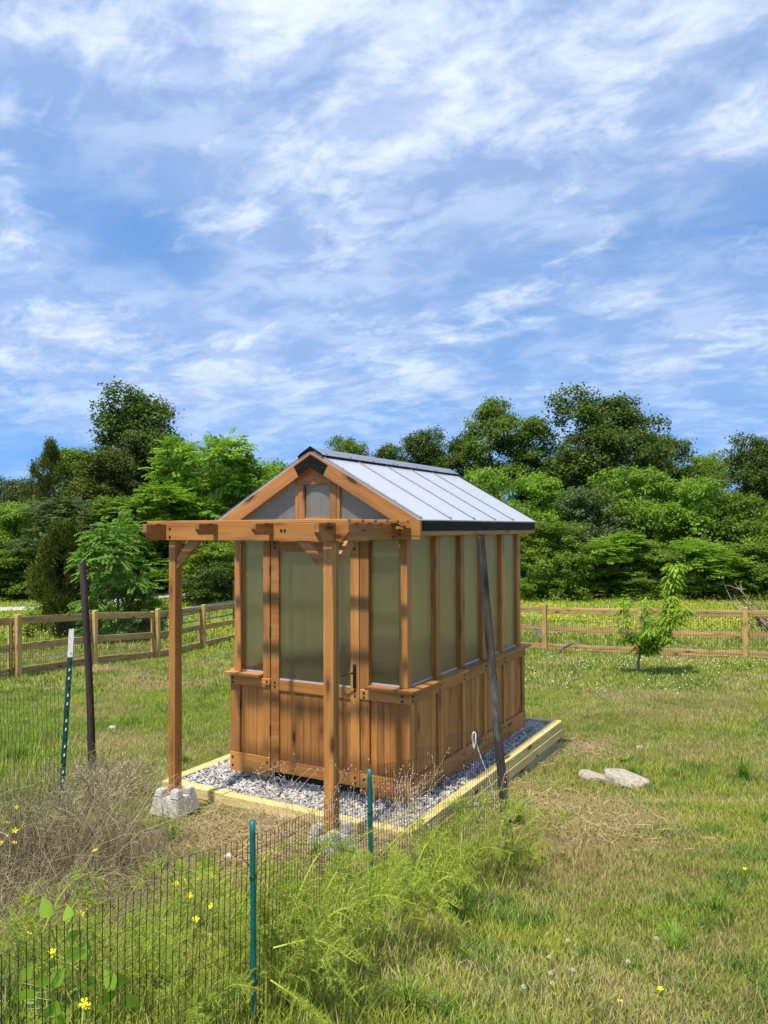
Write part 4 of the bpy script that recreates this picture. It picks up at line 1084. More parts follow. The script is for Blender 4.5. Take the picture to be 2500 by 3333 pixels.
for a in [
    # tall trees at the back
    ('oak_b', 455, 62, 1281, 330, L_OAK, 'tallest dark tree standing above the cedars left of the pergola', 'broadleaf_tree', FAR),
    ('oak_a', 590, 60, 1440, 260, L_MID, 'dark tree behind the airy light tree over the pergola', 'broadleaf_tree', FAR),
    ('tall_a', 250, 66, 1455, 240, L_MID, 'dark tree peeking out between the ragged conifer and the tallest tree', 'broadleaf_tree', FAR),
    ('oak_a', 60, 70, 1560, 260, L_GREY, 'greyish tree at the far left edge of the wood', 'broadleaf_tree', FAR),
    ('oak_a', 760, 58, 1500, 260, L_MID, 'dark tree against the sky just left of the greenhouse peak', 'broadleaf_tree', FAR),
    ('oak_b', 1128, 66, 1432, 170, L_MID, 'low rounded treetop showing just over the roof ridge cap', 'broadleaf_tree', FAR),
    ('tall_a', 1270, 66, 1440, 150, L_OAK, 'dark treetop over the middle of the greenhouse roof', 'broadleaf_tree', FAR),
    ('oak_b', 1375, 66, 1408, 190, L_OAK, 'dark tree over the rear end of the roof ridge', 'broadleaf_tree', FAR),
    ('tall_a', 1490, 64, 1418, 150, L_OAK, 'narrow dark tree between the roof ridge and the tall upright tree', 'broadleaf_tree', FAR),
    ('tall_a', 1603, 62, 1288, 185, L_MID, 'tall upright tree standing over the far end of the greenhouse roof', 'broadleaf_tree', FAR),
    ('tall_a', 1725, 62, 1356, 190, L_MID, 'rounded tree between the tall upright tree and the broad dark one', 'broadleaf_tree', FAR),
    ('oak_a', 1965, 60, 1280, 360, L_OAK, 'broadest dark tree with a domed crown above the peach tree', 'broadleaf_tree', FAR),
    ('oak_b', 2160, 64, 1420, 220, L_OAK, 'dark tree just right of the domed tree', 'broadleaf_tree', FAR),
    ('oak_a', 2300, 66, 1480, 240, L_MID, 'lower dull green tree in the dip of the skyline', 'broadleaf_tree', FAR),
    ('oak_b', 2480, 58, 1428, 230, L_OAK, 'dark tree rising at the right edge of the picture', 'broadleaf_tree', FAR),
    ('oak_a', 2660, 60, 1400, 300, L_OAK, 'dark tree reaching in past the right edge of the wood', 'broadleaf_tree', FAR),
    ('oak_a', -150, 62, 1540, 300, L_OAK, 'dark tree reaching in past the left edge of the wood', 'broadleaf_tree', FAR),
    ('oak_b', 900, 64, 1520, 220, L_OAK, 'dark tree hidden behind the front gable', 'broadleaf_tree', FAR),
    ('oak_a', 1850, 70, 1470, 260, L_OAK, 'dark tree filling the gap under the domed crown', 'broadleaf_tree', FAR),
    ('spire', 165, 58, 1448, 150, L_CEDAR, 'ragged dark conifer with a pointed top against the sky', 'conifer_tree', FAR),
    ('oak_b', 335, 52, 1462, 250, L_CEDAR, 'dark olive tree below the tallest tree', 'broadleaf_tree', FAR),
    # light trees in the middle
    ('locust', 690, 46, 1425, 330, L_LIGHT, 'airy light green tree with open branches behind the pergola beam', 'locust_tree', MIDG),
    ('locust_b', 500, 44, 1590, 300, L_LIGHT, 'light green tree left of the pergola beam under the tallest tree', 'locust_tree', MIDG),
    ('shrub_b', 870, 47, 1500, 250, L_LIGHT, 'light green tree beside the left roof slope', 'broadleaf_tree', MIDG),
    ('shrub_a', 30, 43, 1640, 250, L_LIGHT, 'yellow green tree at the left edge of the picture', 'broadleaf_tree', MIDG),
    ('locust', 215, 42, 1625, 260, L_GREY, 'thin pale tree with bare stems left of the cedar', 'locust_tree', MIDG),
    ('shrub_a', 370, 43, 1620, 230, L_MID, 'rounded green tree behind the sumac', 'broadleaf_tree', MIDG),
    ('shrub_b', 690, 38, 1735, 240, L_MID, 'dense vine covered tree seen under the pergola beam', 'broadleaf_tree', MIDG),
    ('shrub_a', 520, 47, 1720, 240, L_MID, 'shaded green tree behind the pergola post', 'broadleaf_tree', MIDG),
    ('shrub_a', 1590, 44, 1530, 260, L_LIGHT, 'light green tree beside the rear edge of the roof', 'broadleaf_tree', MIDG),
    ('shrub_b', 1770, 45, 1545, 250, L_LIGHT, 'light green tree below the rounded tall tree', 'broadleaf_tree', MIDG),
    ('shrub_a', 1905, 43, 1590, 230, L_GREY, 'paler green tree below the domed crown', 'broadleaf_tree', MIDG),
    ('shrub_a', 2060, 45, 1525, 300, L_LIGHT, 'broad light green tree above the peach tree', 'broadleaf_tree', MIDG),
    ('shrub_b', 2240, 44, 1560, 270, L_LIGHT, 'light green tree below the dip of the skyline', 'broadleaf_tree', MIDG),
    ('shrub_a', 2400, 43, 1610, 260, L_MID, 'green tree in front of the dark tree at the right edge', 'broadleaf_tree', MIDG),
    ('shrub_a', 2540, 42, 1660, 260, L_LIGHT, 'light green tree cut by the right edge of the picture', 'broadleaf_tree', MIDG),
    ('shrub_b', 1420, 44, 1560, 260, L_MID, 'green tree mostly hidden behind the greenhouse roof', 'broadleaf_tree', MIDG),
    ('shrub_b', -110, 42, 1640, 260, L_MID, 'green tree beyond the left edge of the picture', 'broadleaf_tree', MIDG),
    ('shrub_a', 1200, 46, 1560, 300, L_MID, 'green tree behind the greenhouse front', 'broadleaf_tree', MIDG),
    ('shrub_b', 950, 42, 1640, 280, L_MID, 'green tree behind the greenhouse door', 'broadleaf_tree', MIDG),
    # shrubs along the foot
    ('shrub_b', 1640, 40, 1720, 210, L_MID, 'dense shrub next to the far corner of the greenhouse', 'shrub', FRONT),
    ('shrub_a', 1800, 39.5, 1700, 250, L_MID, 'big rounded shrub left of the peach tree', 'shrub', FRONT),
    ('locust_b', 1985, 39.5, 1740, 230, L_LIGHT, 'layered shrub standing just behind the peach tree', 'shrub', FRONT),
    ('shrub_b', 2130, 39, 1760, 220, L_MID, 'shrub to the right of the peach tree top', 'shrub', FRONT),
    ('locust_b', 2290, 39, 1760, 230, L_LIGHT, 'layered light shrub right of the peach tree', 'shrub', FRONT),
    ('shrub_a', 2440, 39, 1770, 230, L_MID, 'shrub behind the brush pile', 'shrub', FRONT),
    ('shrub_b', 2580, 39, 1740, 230, L_MID, 'shrub past the brush pile at the right edge', 'shrub', FRONT),
    ('shrub_b', 1480, 40, 1740, 230, L_MID, 'shrub behind the side panes of the greenhouse', 'shrub', FRONT),
    ('shrub_a', 1290, 40, 1740, 240, L_MID, 'shrub behind the front corner of the greenhouse', 'shrub', FRONT),
    ('shrub_a', 1090, 40, 1740, 240, L_MID, 'shrub hidden behind the greenhouse door', 'shrub', FRONT),
    ('shrub_b', 860, 41, 1740, 250, L_MID, 'shrub behind the narrow pane beside the door', 'shrub', FRONT),
    ('low_shrub', 1560, 38.6, 1840, 150, L_MID, 'low shrub at the field edge near the far greenhouse corner', 'shrub', FRONT),
    ('low_shrub', 1725, 38.4, 1850, 150, L_LIGHT, 'low bright shrub at the field edge between greenhouse and peach tree', 'shrub', FRONT),
    ('low_shrub', 2090, 38.2, 1860, 170, L_MID, 'low shrub at the field edge right behind the peach tree', 'shrub', FRONT),
    ('low_shrub', 2220, 38.2, 1870, 150, L_MID, 'low shrub at the field edge right of the peach tree', 'shrub', FRONT),
    ('low_shrub', 2350, 38.0, 1865, 160, L_MID, 'low shrub at the field edge left of the brush pile', 'shrub', FRONT),
    ('shrub_b', 40, 40, 1790, 240, L_MID, 'shaded shrub above the farm track at the left edge', 'shrub', FRONT),
    ('shrub_a', 200, 40, 1770, 240, L_MID, 'shaded shrub behind the near cedar', 'shrub', FRONT),
    ('shrub_b', -150, 39, 1780, 240, L_MID, 'shaded shrub beyond the left edge above the track', 'shrub', FRONT),
    ('shrub_a', 400, 46, 1770, 260, L_MID, 'shaded shrub behind the sumac', 'shrub', FRONT),
    ('shrub_b', 600, 50, 1770, 260, L_OAK, 'shaded shrub above the track behind the pergola post', 'shrub', FRONT),
    ('low_shrub', 705, 35, 1830, 190, L_OAK, 'low dark shrub at the foot of the vine covered tree', 'shrub', FRONT),
]:
    tree(*a[:7], a[7], 'shrub' if a[7] == 'shrub' else 'tree', a[8])
# the pair growing just beyond the board fence
tree('cedar', 215, 23.5, 1722, 215, L_CEDAR, 'bushy olive green cedar growing just beyond the board fence', 'cedar_tree')
tree('sumac', 385, 22.2, 1690, 300, L_SUMAC, 'bright green sumac with feathered leaves beside the cedar', 'sumac_tree', bark=SAPBARK)
tree('low_shrub', 470, 22.6, 1905, 190, L_MID, 'small leafy shrub at the foot of the sumac', 'shrub', 'shrub')
tree('low_shrub', 130, 25.0, 1965, 110, L_LIGHT, 'low leafy weed clump beside the foot of the cedar', 'shrub', 'shrub')

# ------------------------------------------------------------------ young peach tree
pt = empty('peach_tree', spot(2075, 14.2), 'young peach tree with drooping bright leaves on the lawn', 'tree')
DP = 14.2
def pp(u, v, dd=0.0): return tuple(at_depth(u, v, DP+dd))
g0 = spot(2075, DP, -.05)
branches = [
    ([tuple(g0), pp(2078, 2155), pp(2083, 2132)], .030, .022, 0),
    ([pp(2083, 2132), pp(2088, 2105, .05), pp(2096, 2060, .1), pp(2103, 2000, .05), pp(2104, 1945)], .017, .004, 46),
    ([pp(2083, 2132), pp(2108, 2120), pp(2130, 2100, -.1), pp(2160, 2060, -.15), pp(2178, 1990, -.1), pp(2190, 1915), pp(2196, 1838)], .018, .004, 300),
    ([pp(2085, 2112), pp(2060, 2080, -.1), pp(2036, 2050, -.15), pp(2029, 2000, -.1), pp(2031, 1945, -.1)], .013, .003, 52),
    ([pp(2090, 2095), pp(2070, 2070, .2), pp(2040, 2085, .3), pp(2020, 2090, .35)], .009, .003, 26),
    ([pp(2160, 2060, -.15), pp(2195, 2030, -.3), pp(2222, 2000, -.35), pp(2232, 1985, -.4)], .009, .003, 42),
    ([pp(2130, 2100, -.1), pp(2170, 2090, -.3), pp(2195, 2085, -.4)], .009, .003, 20),
    ([pp(2096, 2060, .1), pp(2120, 2030, .3), pp(2140, 2000, .4)], .008, .003, 22),
    ([pp(2100, 2095, .0), pp(2135, 2090, .25), pp(2150, 2075, .4)], .008, .003, 18),
    ([pp(2092, 2085, .1), pp(2110, 2075, -.3), pp(2125, 2045, -.4)], .008, .003, 24),
]
paths = [spline(b[0], 14) for b in branches]; Vs, Fs = tubes(paths, [np.linspace(b[1], b[2], 14) for b in branches], 7)
obj('trunk', np_mesh('trunk', Vs, Fs, smooth=True), SAPBARK, pt)
def arched_leaves(r, base, out, L, wd, droop):
    """long narrow leaves in three bent pieces"""
    n = len(base); side = norm(np.cross(out, [0, 0, 1.0])+r.normal(0, .15, (n, 3))); rows = []
    for f, w in ((0, .12), (.33, 1.0), (.68, .8), (1.0, .04)):
        c = base+out*(L*f)[:, None]+np.array([0, 0, -1.0])*(droop*L*f*f)[:, None]+np.array([0, 0, 1.0])*(L*.25*f)[:, None]
        rows.append((c-side*(wd*w)[:, None], c+side*(wd*w)[:, None]))
    Vv = np.stack([x for rw in rows for x in rw], 1).reshape(-1, 3); k = np.arange(n)[:, None]*8
    F_ = np.concatenate([k+np.array([[0, 1, 3, 2]]), k+np.array([[2, 3, 5, 4]]), k+np.array([[4, 5, 7, 6]])], 0)
    return Vv, F_
r = np.random.default_rng(21); BB, OO = [], []
for (pts, a, b, n), P_ in zip(branches, paths):
    if not n: continue
    n = int(n*5.0)
    f = r.uniform(.12, 1.0, n)*13; i = f.astype(int).clip(0, 12); c = P_[i]+(P_[i+1]-P_[i])*(f-i)[:, None]
    a_ = r.uniform(0, 6.283, n); tw = r.uniform(0, .12, n); o_ = np.stack([np.cos(a_), np.sin(a_), r.uniform(-.1, .5, n)], -1)
    BB.append(c+o_*tw[:, None]); OO.append(norm(o_))
BB = np.concatenate(BB); OO = np.concatenate(OO); n = len(BB); L = r.uniform(.10, .17, n)
Vv, F_ = arched_leaves(r, BB, OO, L, L*.125, .75)
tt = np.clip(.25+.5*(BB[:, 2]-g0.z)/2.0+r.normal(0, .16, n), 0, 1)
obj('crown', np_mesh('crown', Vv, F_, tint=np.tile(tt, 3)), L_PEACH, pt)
# ------------------------------------------------------------------ asparagus, dry weeds, flowers
def asparagus_mesh(seed, n_st, H, spread, lean):
    """feathery arching stalks: stem, side branchlets and tufts of needles"""
    r = np.random.default_rng(seed); paths, rad, NP, ND, NL = [], [], [], [], []
    for k in range(n_st):
        a = r.uniform(0, 6.283); h = H*r.uniform(.6, 1.1); s = spread*r.uniform(.4, 1.1)
        dx = np.array([math.cos(a)*s, math.sin(a)*s, 0])+np.array(lean)*r.uniform(.4, 1.2)
        b = r.normal(0, .05, 3)*[1, 1, 0]
        P_ = spline([tuple(b), tuple(b+dx*.25+[0, 0, h*.6]), tuple(b+dx*.7+[0, 0, h*.95]), tuple(b+dx*1.25+[0, 0, h*r.uniform(.75, 1.0)])], 22)
        paths.append(P_); rad.append(np.linspace(.0042, .0012, 22))
        nb = 30
        for q in range(nb):
            f = .22+.78*(q+r.random())/nb; i = f*20; i0 = int(i); c = P_[i0]+(P_[i0+1]-P_[i0])*(i-i0)
            T = norm(P_[i0+1]-P_[i0]); o = norm(np.cross(T, r.normal(0, 1, 3)))*.9+T*.5+np.array([0, 0, .15])
            l = r.uniform(.06, .19)*(1.15-.75*f)*H/.6
            Q = spline([tuple(c), tuple(c+o*l*.5+[0, 0, .012]), tuple(c+o*l)], 6); paths.append(Q); rad.append(np.linspace(.0014, .0006, 6))
            m = 13
            g = r.uniform(.1, 1.0, m)*5; g0_ = g.astype(int).clip(0, 4); C = Q[g0_]+(Q[g0_+1]-Q[g0_])*(g-g0_)[:, None]
            for z in range(3):
                NP.append(C+r.normal(0, .004, (m, 3))); ND.append(norm(r.normal(0, 1, (m, 3))+norm(o)*.7)); NL.append(r.uniform(.009, .020, m))
    V1, F1 = tubes(paths, rad, 3, False)
    NP = np.concatenate(NP); ND = np.concatenate(ND); NL = np.concatenate(NL)[:, None]
    S = norm(np.cross(ND, r.normal(0, 1, NP.shape)))*.0013
    V2 = np.stack([NP-S, NP+S, NP+ND*NL], 1).reshape(-1, 3); F2 = np.arange(len(V2)).reshape(-1, 3)+len(V1)
    t = np.concatenate([np.full(len(F1[0]), .85), np.clip(r.normal(.5, .22, len(F2)), 0, 1)])
    return np_mesh('asparagus', np.concatenate([V1, V2]), [F1[0], F2], tint=t)
ASP = [asparagus_mesh(31, 10, .55, .30, (.15, 0, 0)), asparagus_mesh(32, 11, .50, .28, (0.05, -.12, 0)), asparagus_mesh(33, 9, .62, .34, (-.12, .05, 0))]
asp_spots = [
    (900, 2.72, .95, 'feathery asparagus clump leaning over the lawn at the bottom beside the nearest stake'),
    (1060, 2.95, .88, 'feathery asparagus clump in front of the wire right of the nearest stake'),
    (1180, 3.2, .68, 'feathery asparagus clump in front of the second green stake'),
    (1310, 3.4, .75, 'feathery asparagus clump spilling onto the lawn right of the second stake'),
    (1450, 3.8, .85, 'feathery asparagus clump in the middle of the wire run'),
    (1570, 4.2, .8, 'feathery asparagus clump just before the leaning post'),
    (1670, 4.55, .5, 'small asparagus clump at the foot of the leaning post'),
    (1250, 3.9, .45, 'asparagus clump behind the wire next to the second stake'),
    (1000, 3.4, .48, 'asparagus clump behind the wire between the two green stakes'),
    (760, 2.9, .70, 'thin asparagus clump behind the wire left of the nearest stake'),
    (1400, 4.3, .55, 'asparagus clump behind the wire in front of the gravel corner'),
    (560, 3.3, .6, 'asparagus sprigs behind the wire below the cluster of yellow flowers'),
    (470, 2.9, .55, 'asparagus sprigs behind the wire between vine and yellow flowers'),
    (640, 2.5, .55, 'young asparagus behind the wire near the broad leaved vine'),
    (380, 2.6, .60, 'asparagus clump behind the wire near the dry weeds'),
    (100, 2.75, .75, 'asparagus clump at the left edge among the dry weeds'),
    (180, 2.25, .5, 'low asparagus sprigs at the bottom left behind the wire'),
]
for k, (u, d, s, lab) in enumerate(asp_spots):
    p = spot(u, d)
    a = obj('asparagus_plant', ASP[k % 3], L_ASP, None, Matrix.Translation(p) @ Matrix.Rotation(k*2.1, 4, 'Z') @ Matrix.Scale(s, 4))
    tag(a, lab, 'plant', 'asparagus plants along the garden wire')
# a few long bright arching shoots
for (pts, lab) in [([(780, 2.7, 2960), (900, 2.75, 2760), (1130, 3.3, 2740), (1370, 3.7, 2620)], 'long bright asparagus shoot rising across the second stake'),
                   ([(890, 2.55, 3085), (1010, 2.6, 3060), (1130, 2.65, 3090), (1230, 2.7, 3150)], 'long bright asparagus shoot arching over the dark hollow'),
                   ([(880, 2.5, 3190), (980, 2.5, 3260), (1060, 2.5, 3330)], 'yellow asparagus shoot drooping to the bottom edge'),
                   ([(1040, 3.1, 2890), (1200, 3.4, 2830), (1330, 3.6, 2790)], 'bright asparagus shoot lying along the wire right of the second stake'),
                   ([(1330, 3.6, 2840), (1470, 3.8, 2850), (1560, 3.9, 2900)], 'pale asparagus shoot drooping to the lawn'),
                   ([(1150, 3.4, 2900), (1300, 3.7, 2720), (1450, 4.0, 2620), (1680, 4.5, 2560)], 'long asparagus shoot reaching towards the leaning post')]:
    P_ = spline([tuple(at_depth(u, v, d)) for u, d, v in pts], 30); r = np.random.default_rng(int(pts[0][0]))
    V1, F1 = tubes([P_], [np.linspace(.0032, .0012, 30)], 4, False); m = 700
    g = r.uniform(.15, 1, m)*28; i0 = g.astype(int).clip(0, 28); C = P_[i0]+(P_[i0+1]-P_[i0])*(g-i0)[:, None]
    Dn = norm(r.normal(0, 1, (m, 3))); Ln = r.uniform(.006, .020, m)[:, None]; S = norm(np.cross(Dn, r.normal(0, 1, (m, 3))))*.0010
    C = C+Dn*r.uniform(0, .012, (m, 1))
    V2 = np.stack([C-S, C+S, C+Dn*Ln], 1).reshape(-1, 3); F2 = np.arange(len(V2)).reshape(-1, 3)+len(V1)
    o = obj('asparagus_shoot', np_mesh('shoot', np.concatenate([V1, V2]), [F1[0], F2], tint=np.concatenate([np.full(len(F1[0]), .95), r.uniform(.4, 1, len(F2))])), L_ASP)
    tag(o, lab, 'plant')

def twig_tangle(seed, n, R_, H, curl, rad, branch=4, up=.5):
    """tangle of thin dry stalks"""
    r = np.random.default_rng(seed); paths, rr, tt = [], [], []
    for k in range(n):
        a = r.uniform(0, 6.283); q = R_*math.sqrt(r.random()); b = np.array([q*math.cos(a)*1.3, q*math.sin(a), 0.0]); h = H*r.uniform(.35, 1.0)*(1-.45*(q/R_)**2)
        l = r.normal(0, 1, 3)*[1, 1, 0]*R_*.5*r.uniform(.3, 1.3)
        P_ = spline([tuple(b), tuple(b+l*.35+[0, 0, h*.6]), tuple(b+l*.8+[0, 0, h*.95]), tuple(b+l*1.25+[0, 0, h*r.uniform(.5, 1.0)])]+[], 9)+r.normal(0, curl, (9, 3))
        paths.append(P_); rr.append(np.linspace(rad, rad*.35, 9)); t_ = r.normal(.5, .22); tt.append(t_)
        for z in range(branch):
            i = r.integers(3, 8); c = P_[i]; o = norm(r.normal(0, 1, 3)+[0, 0, up]); ll = r.uniform(.05, .22)
            paths.append(spline([tuple(c), tuple(c+o*ll*.5+r.normal(0, .01, 3)), tuple(c+o*ll)], 4)); rr.append(np.linspace(rad*.55, rad*.25, 4)); tt.append(t_+.1)
    V_, F_ = tubes(paths, rr, 3, False)
    cnt = np.concatenate([np.full((len(p)-1)*3, t) for p, t in zip(paths, tt)])
    return np_mesh('stalks', V_, F_, tint=np.clip(cnt, 0, 1))
TG = [twig_tangle(41, 420, .55, .42, .010, .0022, 5), twig_tangle(42, 320, .45, .48, .012, .0021, 5)]
for k, (u, d, s, lab) in enumerate([
        (220, 4.3, .9, 'big tangle of dry brown weeds at the foot of the green steel post'),
        (60, 3.9, 1.05, 'dry brown weed tangle at the left edge'),
        (400, 4.5, .5, 'dry weed tangle left of the pergola pier block'),
        (150, 3.35, .8, 'darker dry weeds behind the wire at the lower left'),
        (300, 3.5, .38, 'low dry weeds in front of the dark hollow'),
        (330, 6.2, .85, 'thin dry grass tuft at the foot of the dark wooden post')]):
    o = obj('dry_weeds', TG[k % 2], L_DRY, None, Matrix.Translation(spot(u, d, -.02)) @ Matrix.Rotation(k*1.7, 4, 'Z') @ Matrix.Diagonal((s, s, s*(1.4 if k < 2 else 1.1), 1)))
    tag(o, lab, 'dry weeds', 'tangles of dry weeds')
# slender dead stalks with pale seed heads in front of the door and corner
def stalk_spray(name, u, d, seed, n, H, W_, label):
    r = np.random.default_rng(seed); b = np.array(spot(u, d)); paths, rr, tips = [], [], []
    for k in range(n):
        s = r.normal(0, W_, 1)[0]; h = H*r.uniform(.5, 1.1)
        top = b+np.array([RH[0]*s, RH[1]*s, h])+np.array([FH[0], FH[1], 0])*r.normal(0, .12)
        st = b+np.array([RH[0], RH[1], 0])*r.normal(0, W_*.35)
        P_ = spline([tuple(st), tuple(st*.45+top*.55+np.array([0, 0, .12*h])+r.normal(0, .015, 3)), tuple(top)], 12); paths.append(P_); rr.append(np.linspace(.0019, .0006, 12))
        for z in range(7):
            i = r.integers(4, 11); o = norm(norm(P_[-1]-P_[0])*.8+r.normal(0, .6, 3)); l = r.uniform(.05, .20)
            Q = spline([tuple(P_[i]), tuple(P_[i]+o*l*.6+r.normal(0, .006, 3)), tuple(P_[i]+o*l)], 5); paths.append(Q); rr.append(np.linspace(.0010, .0005, 5)); tips.append(Q[-1])
            if r.random() < .6: tips.append(Q[3]+r.normal(0, .008, 3))
    V_, F_ = tubes(paths, rr, 3, False)
    e = empty(name, tuple(b), label, 'dry weeds', 'slender dead stalks before the greenhouse')
    obj('stalks', np_mesh('stalks', V_, F_), TWIG, e)
    T_ = np.array(tips); oc = np.array([[1, 0, 0], [-1, 0, 0], [0, 1, 0], [0, -1, 0], [0, 0, 1], [0, 0, -1]])*.0032
    of = np.array([[0, 2, 4], [2, 1, 4], [1, 3, 4], [3, 0, 4], [2, 0, 5], [1, 2, 5], [3, 1, 5], [0, 3, 5]])
    obj('seed_heads', np_mesh('seed_heads', (T_[:, None]+oc[None]).reshape(-1, 3), (of[None]+np.arange(len(T_))[:, None, None]*6).reshape(-1, 3)), CLOVER, e)['kind'] = 'stuff'
stalk_spray('dead_stalks', 905, 4.75, 51, 13, .62, .22, 'slender dead stalks with tiny pale seeds before the door')
stalk_spray('dead_stalks', 1190, 4.55, 52, 26, .55, .20, 'thick spray of thin dead stalks behind the second green stake')
stalk_spray('dead_stalks', 1320, 4.65, 53, 24, .52, .14, 'thin dead stalks before the front corner of the greenhouse')
stalk_spray('dead_stalks', 1010, 4.4, 54, 12, .60, .25, 'thin dead stalks round the wire beside the right pergola post')
stalk_spray('dead_stalks', 620, 4.9, 55, 14, .42, .25, 'thin dead stalks leaning past the concrete pier block beside the gravel')
stalk_spray('dead_stalks', 330, 5.3, 56, 34, .50, .30, 'pale dead stalks between the steel post and the pergola')
stalk_spray('dead_stalks', 1560, 4.5, 57, 12, .60, .12, 'dead stalks rising through the wire near the leaning post')

# broad leaved vine at the lower left behind the wire
def blade_leaf(L, Wd):
    P = []
    for f, w in ((0, .05), (.12, .62), (.3, 1.0), (.55, .85), (.8, .42), (1, .02)):
        P += [(-w*Wd, f*L, .10*Wd*w-.05*L*f*f), (0, f*L, -.05*L*f*f), (w*Wd, f*L, .10*Wd*w-.05*L*f*f)]
    F_ = []
    for k in range(5):
        for s in range(2): a = k*3+s; F_.append((a, a+1, a+4, a+3))
    return np_mesh('leaf', np.array(P), np.array(F_), tint=np.full(len(F_), .95), smooth=True)
LEAF = blade_leaf(.055, .020)
vines = [('broad leaved vine climbing behind the wire at the lower left', [(225, 3000), (215, 3060), (240, 3120), (230, 3165), (255, 3200), (210, 3110), (160, 2985), (262, 3010)], 2.2),
         ('spreading broad leaved weed at the bottom left corner', [(70, 3190), (115, 3200), (160, 3215), (60, 3230), (180, 3250), (200, 3290), (140, 3300), (90, 3275), (215, 3325)], 2.05),
         ('broad leaved weed behind the wire beside the yellow flowers', [(310, 3180), (345, 3190), (330, 3250), (375, 3215), (345, 3290), (400, 3245), (300, 3120)], 2.2)]
for lab, pts, d in vines:
    e = empty('leafy_vine', spot(pts[0][0], d), lab, 'plant', 'broad leaved weeds behind the wire')
    q = spline([tuple(spot(pts[0][0], d))]+[tuple(at_depth(u, v+10, d+.02)) for u, v in pts[::-1]], 26); Vs, Fs = tubes([q], [.0018], 4, False); obj('stem', np_mesh('stem', Vs, Fs), STEM, e)
    for k, (u, v) in enumerate(pts):
        p = Vector(at_depth(u, v, d+rng.uniform(-.05, .05)))
        M = Matrix.Translation(p) @ Matrix.Rotation(YAW, 4, 'Z') @ Matrix.Rotation(rng.uniform(-2.6, 2.6), 4, 'Y') @ Matrix.Rotation(rng.uniform(.5, 1.3), 4, 'X') @ Matrix.Scale(rng.uniform(.75, 1.25), 4)
        obj('leaf', LEAF, L_BROAD, e, M)
# dark leaved weed between the stones and one on the front timber
for nm, u, v, sc_, lab in [('leafy_weed', 2030, 2480, .9, 'dark broad leaved weed behind the pale stones'), ('leafy_weed', 715, 2585, .8, 'dark leafy weed growing against the front timber')]:
    p0 = px_ground(u, v); e = empty(nm, p0, lab, 'plant')
    for k in range(16):
        a = rng.uniform(0, 6.283)
        M = Matrix.Translation(p0+Vector((math.cos(a), math.sin(a), 0))*rng.uniform(.0, .07)+Vector((0, 0, rng.uniform(.01, .07)))) @ Matrix.Rotation(a, 4, 'Z') @ Matrix.Rotation(rng.uniform(.1, .7), 4, 'X') @ Matrix.Scale(sc_*rng.uniform(.7, 1.3), 4)
        obj('leaf', LEAF, L_MID, e, M)

# yellow flowers: five petals on a thin stem
def flower_mesh():
    P, F_ = [(0, 0, 0)], []
    for k in range(5):
        a = k*2*math.pi/5; s = len(P)
        for (rr, da, z) in ((.006, -.32, .001), (.0125, -.42, .005), (.0155, 0, .006), (.0125, .42, .005), (.006, .32, .001)): P.append((rr*math.cos(a+da), rr*math.sin(a+da), z))
        F_.append((0, s, s+1, s+2, s+3, s+4))
    me = bpy.data.meshes.new('flower'); me.from_pydata(P, [], F_); me.materials.append(YELLOW); return me
FL = flower_mesh(); _st = tubes([np.array([(0, 0, 0), (.01, 0, .08), (.0, .006, .155)])], [.0011], 4, False); STM = np_mesh('stem', *_st); STM.materials.append(STEM)
fl = [(280, 2945, 2.9, 1.5), (262, 2975, 2.9, .9), (225, 3000, 2.85, .9), (170, 3100, 2.3, .8), (172, 3118, 2.3, .8), (275, 3265, 2.1, .9), (280, 3275, 2.1, .8), (92, 3040, 2.6, .8),
      (572, 2877, 3.3, .9), (596, 2865, 3.3, 1.2), (630, 2838, 3.5, .9), (652, 2826, 3.5, .9), (660, 2833, 3.5, .9), (685, 2850, 3.4, 1.0), (692, 2860, 3.4, 1.0), (697, 2872, 3.3, .9), (712, 2830, 3.5, .8), (640, 2865, 3.3, .8),
      (615, 2915, 3.0, .8), (690, 2950, 2.95, .9), (637, 2995, 2.8, .9), (760, 2925, 3.0, .7), (690, 2810, 3.6, .7), (795, 2815, 3.6, .7),
      (20, 2680, 4.0, 1.3), (48, 2705, 3.9, 1.1), (15, 2720, 3.9, 1.1), (72, 2690, 4.0, 1.1), (45, 2745, 3.8, .9), (5, 2745, 3.8, .9), (52, 2628, 4.2, .9), (310, 2770, 3.7, .9)]
for k, (u, v, d, s) in enumerate(fl):
    p = Vector(at_depth(u, v, d)); base = p-Vector((0, 0, .155))
    if u < 80: lab, grp = 'small yellow flower among the dry weeds at the left edge', 'yellow flowers at the left edge'
    elif u > 560: lab, grp = 'small yellow flower in the weeds behind the wire left of the nearest green stake', 'yellow flowers left of the nearest stake'
    elif v > 3050: lab, grp = 'small yellow flower low beside the broad leaved vine', 'yellow flowers beside the broad leaved vine'
    elif v < 2800: lab, grp = 'lone yellow flower in the middle of the dry weed tangle', None
    else: lab, grp = 'small yellow flower rising just above the wire edge near the dry weeds', 'yellow flowers above the wire edge'
    if s == 1.5: lab = 'largest yellow flower, standing above the wire edge near the dry weeds'
    e = empty('yellow_flower', base, lab, 'flower', grp)
    obj('stem', STM, None, e, Matrix.Translation(base))
    obj('petals', FL, None, e, Matrix.Translation(p) @ Matrix.Rotation(k*1.3, 4, 'Z') @ Matrix.Rotation(rng.uniform(-.9, .9), 4, 'X') @ Matrix.Scale(s, 4))
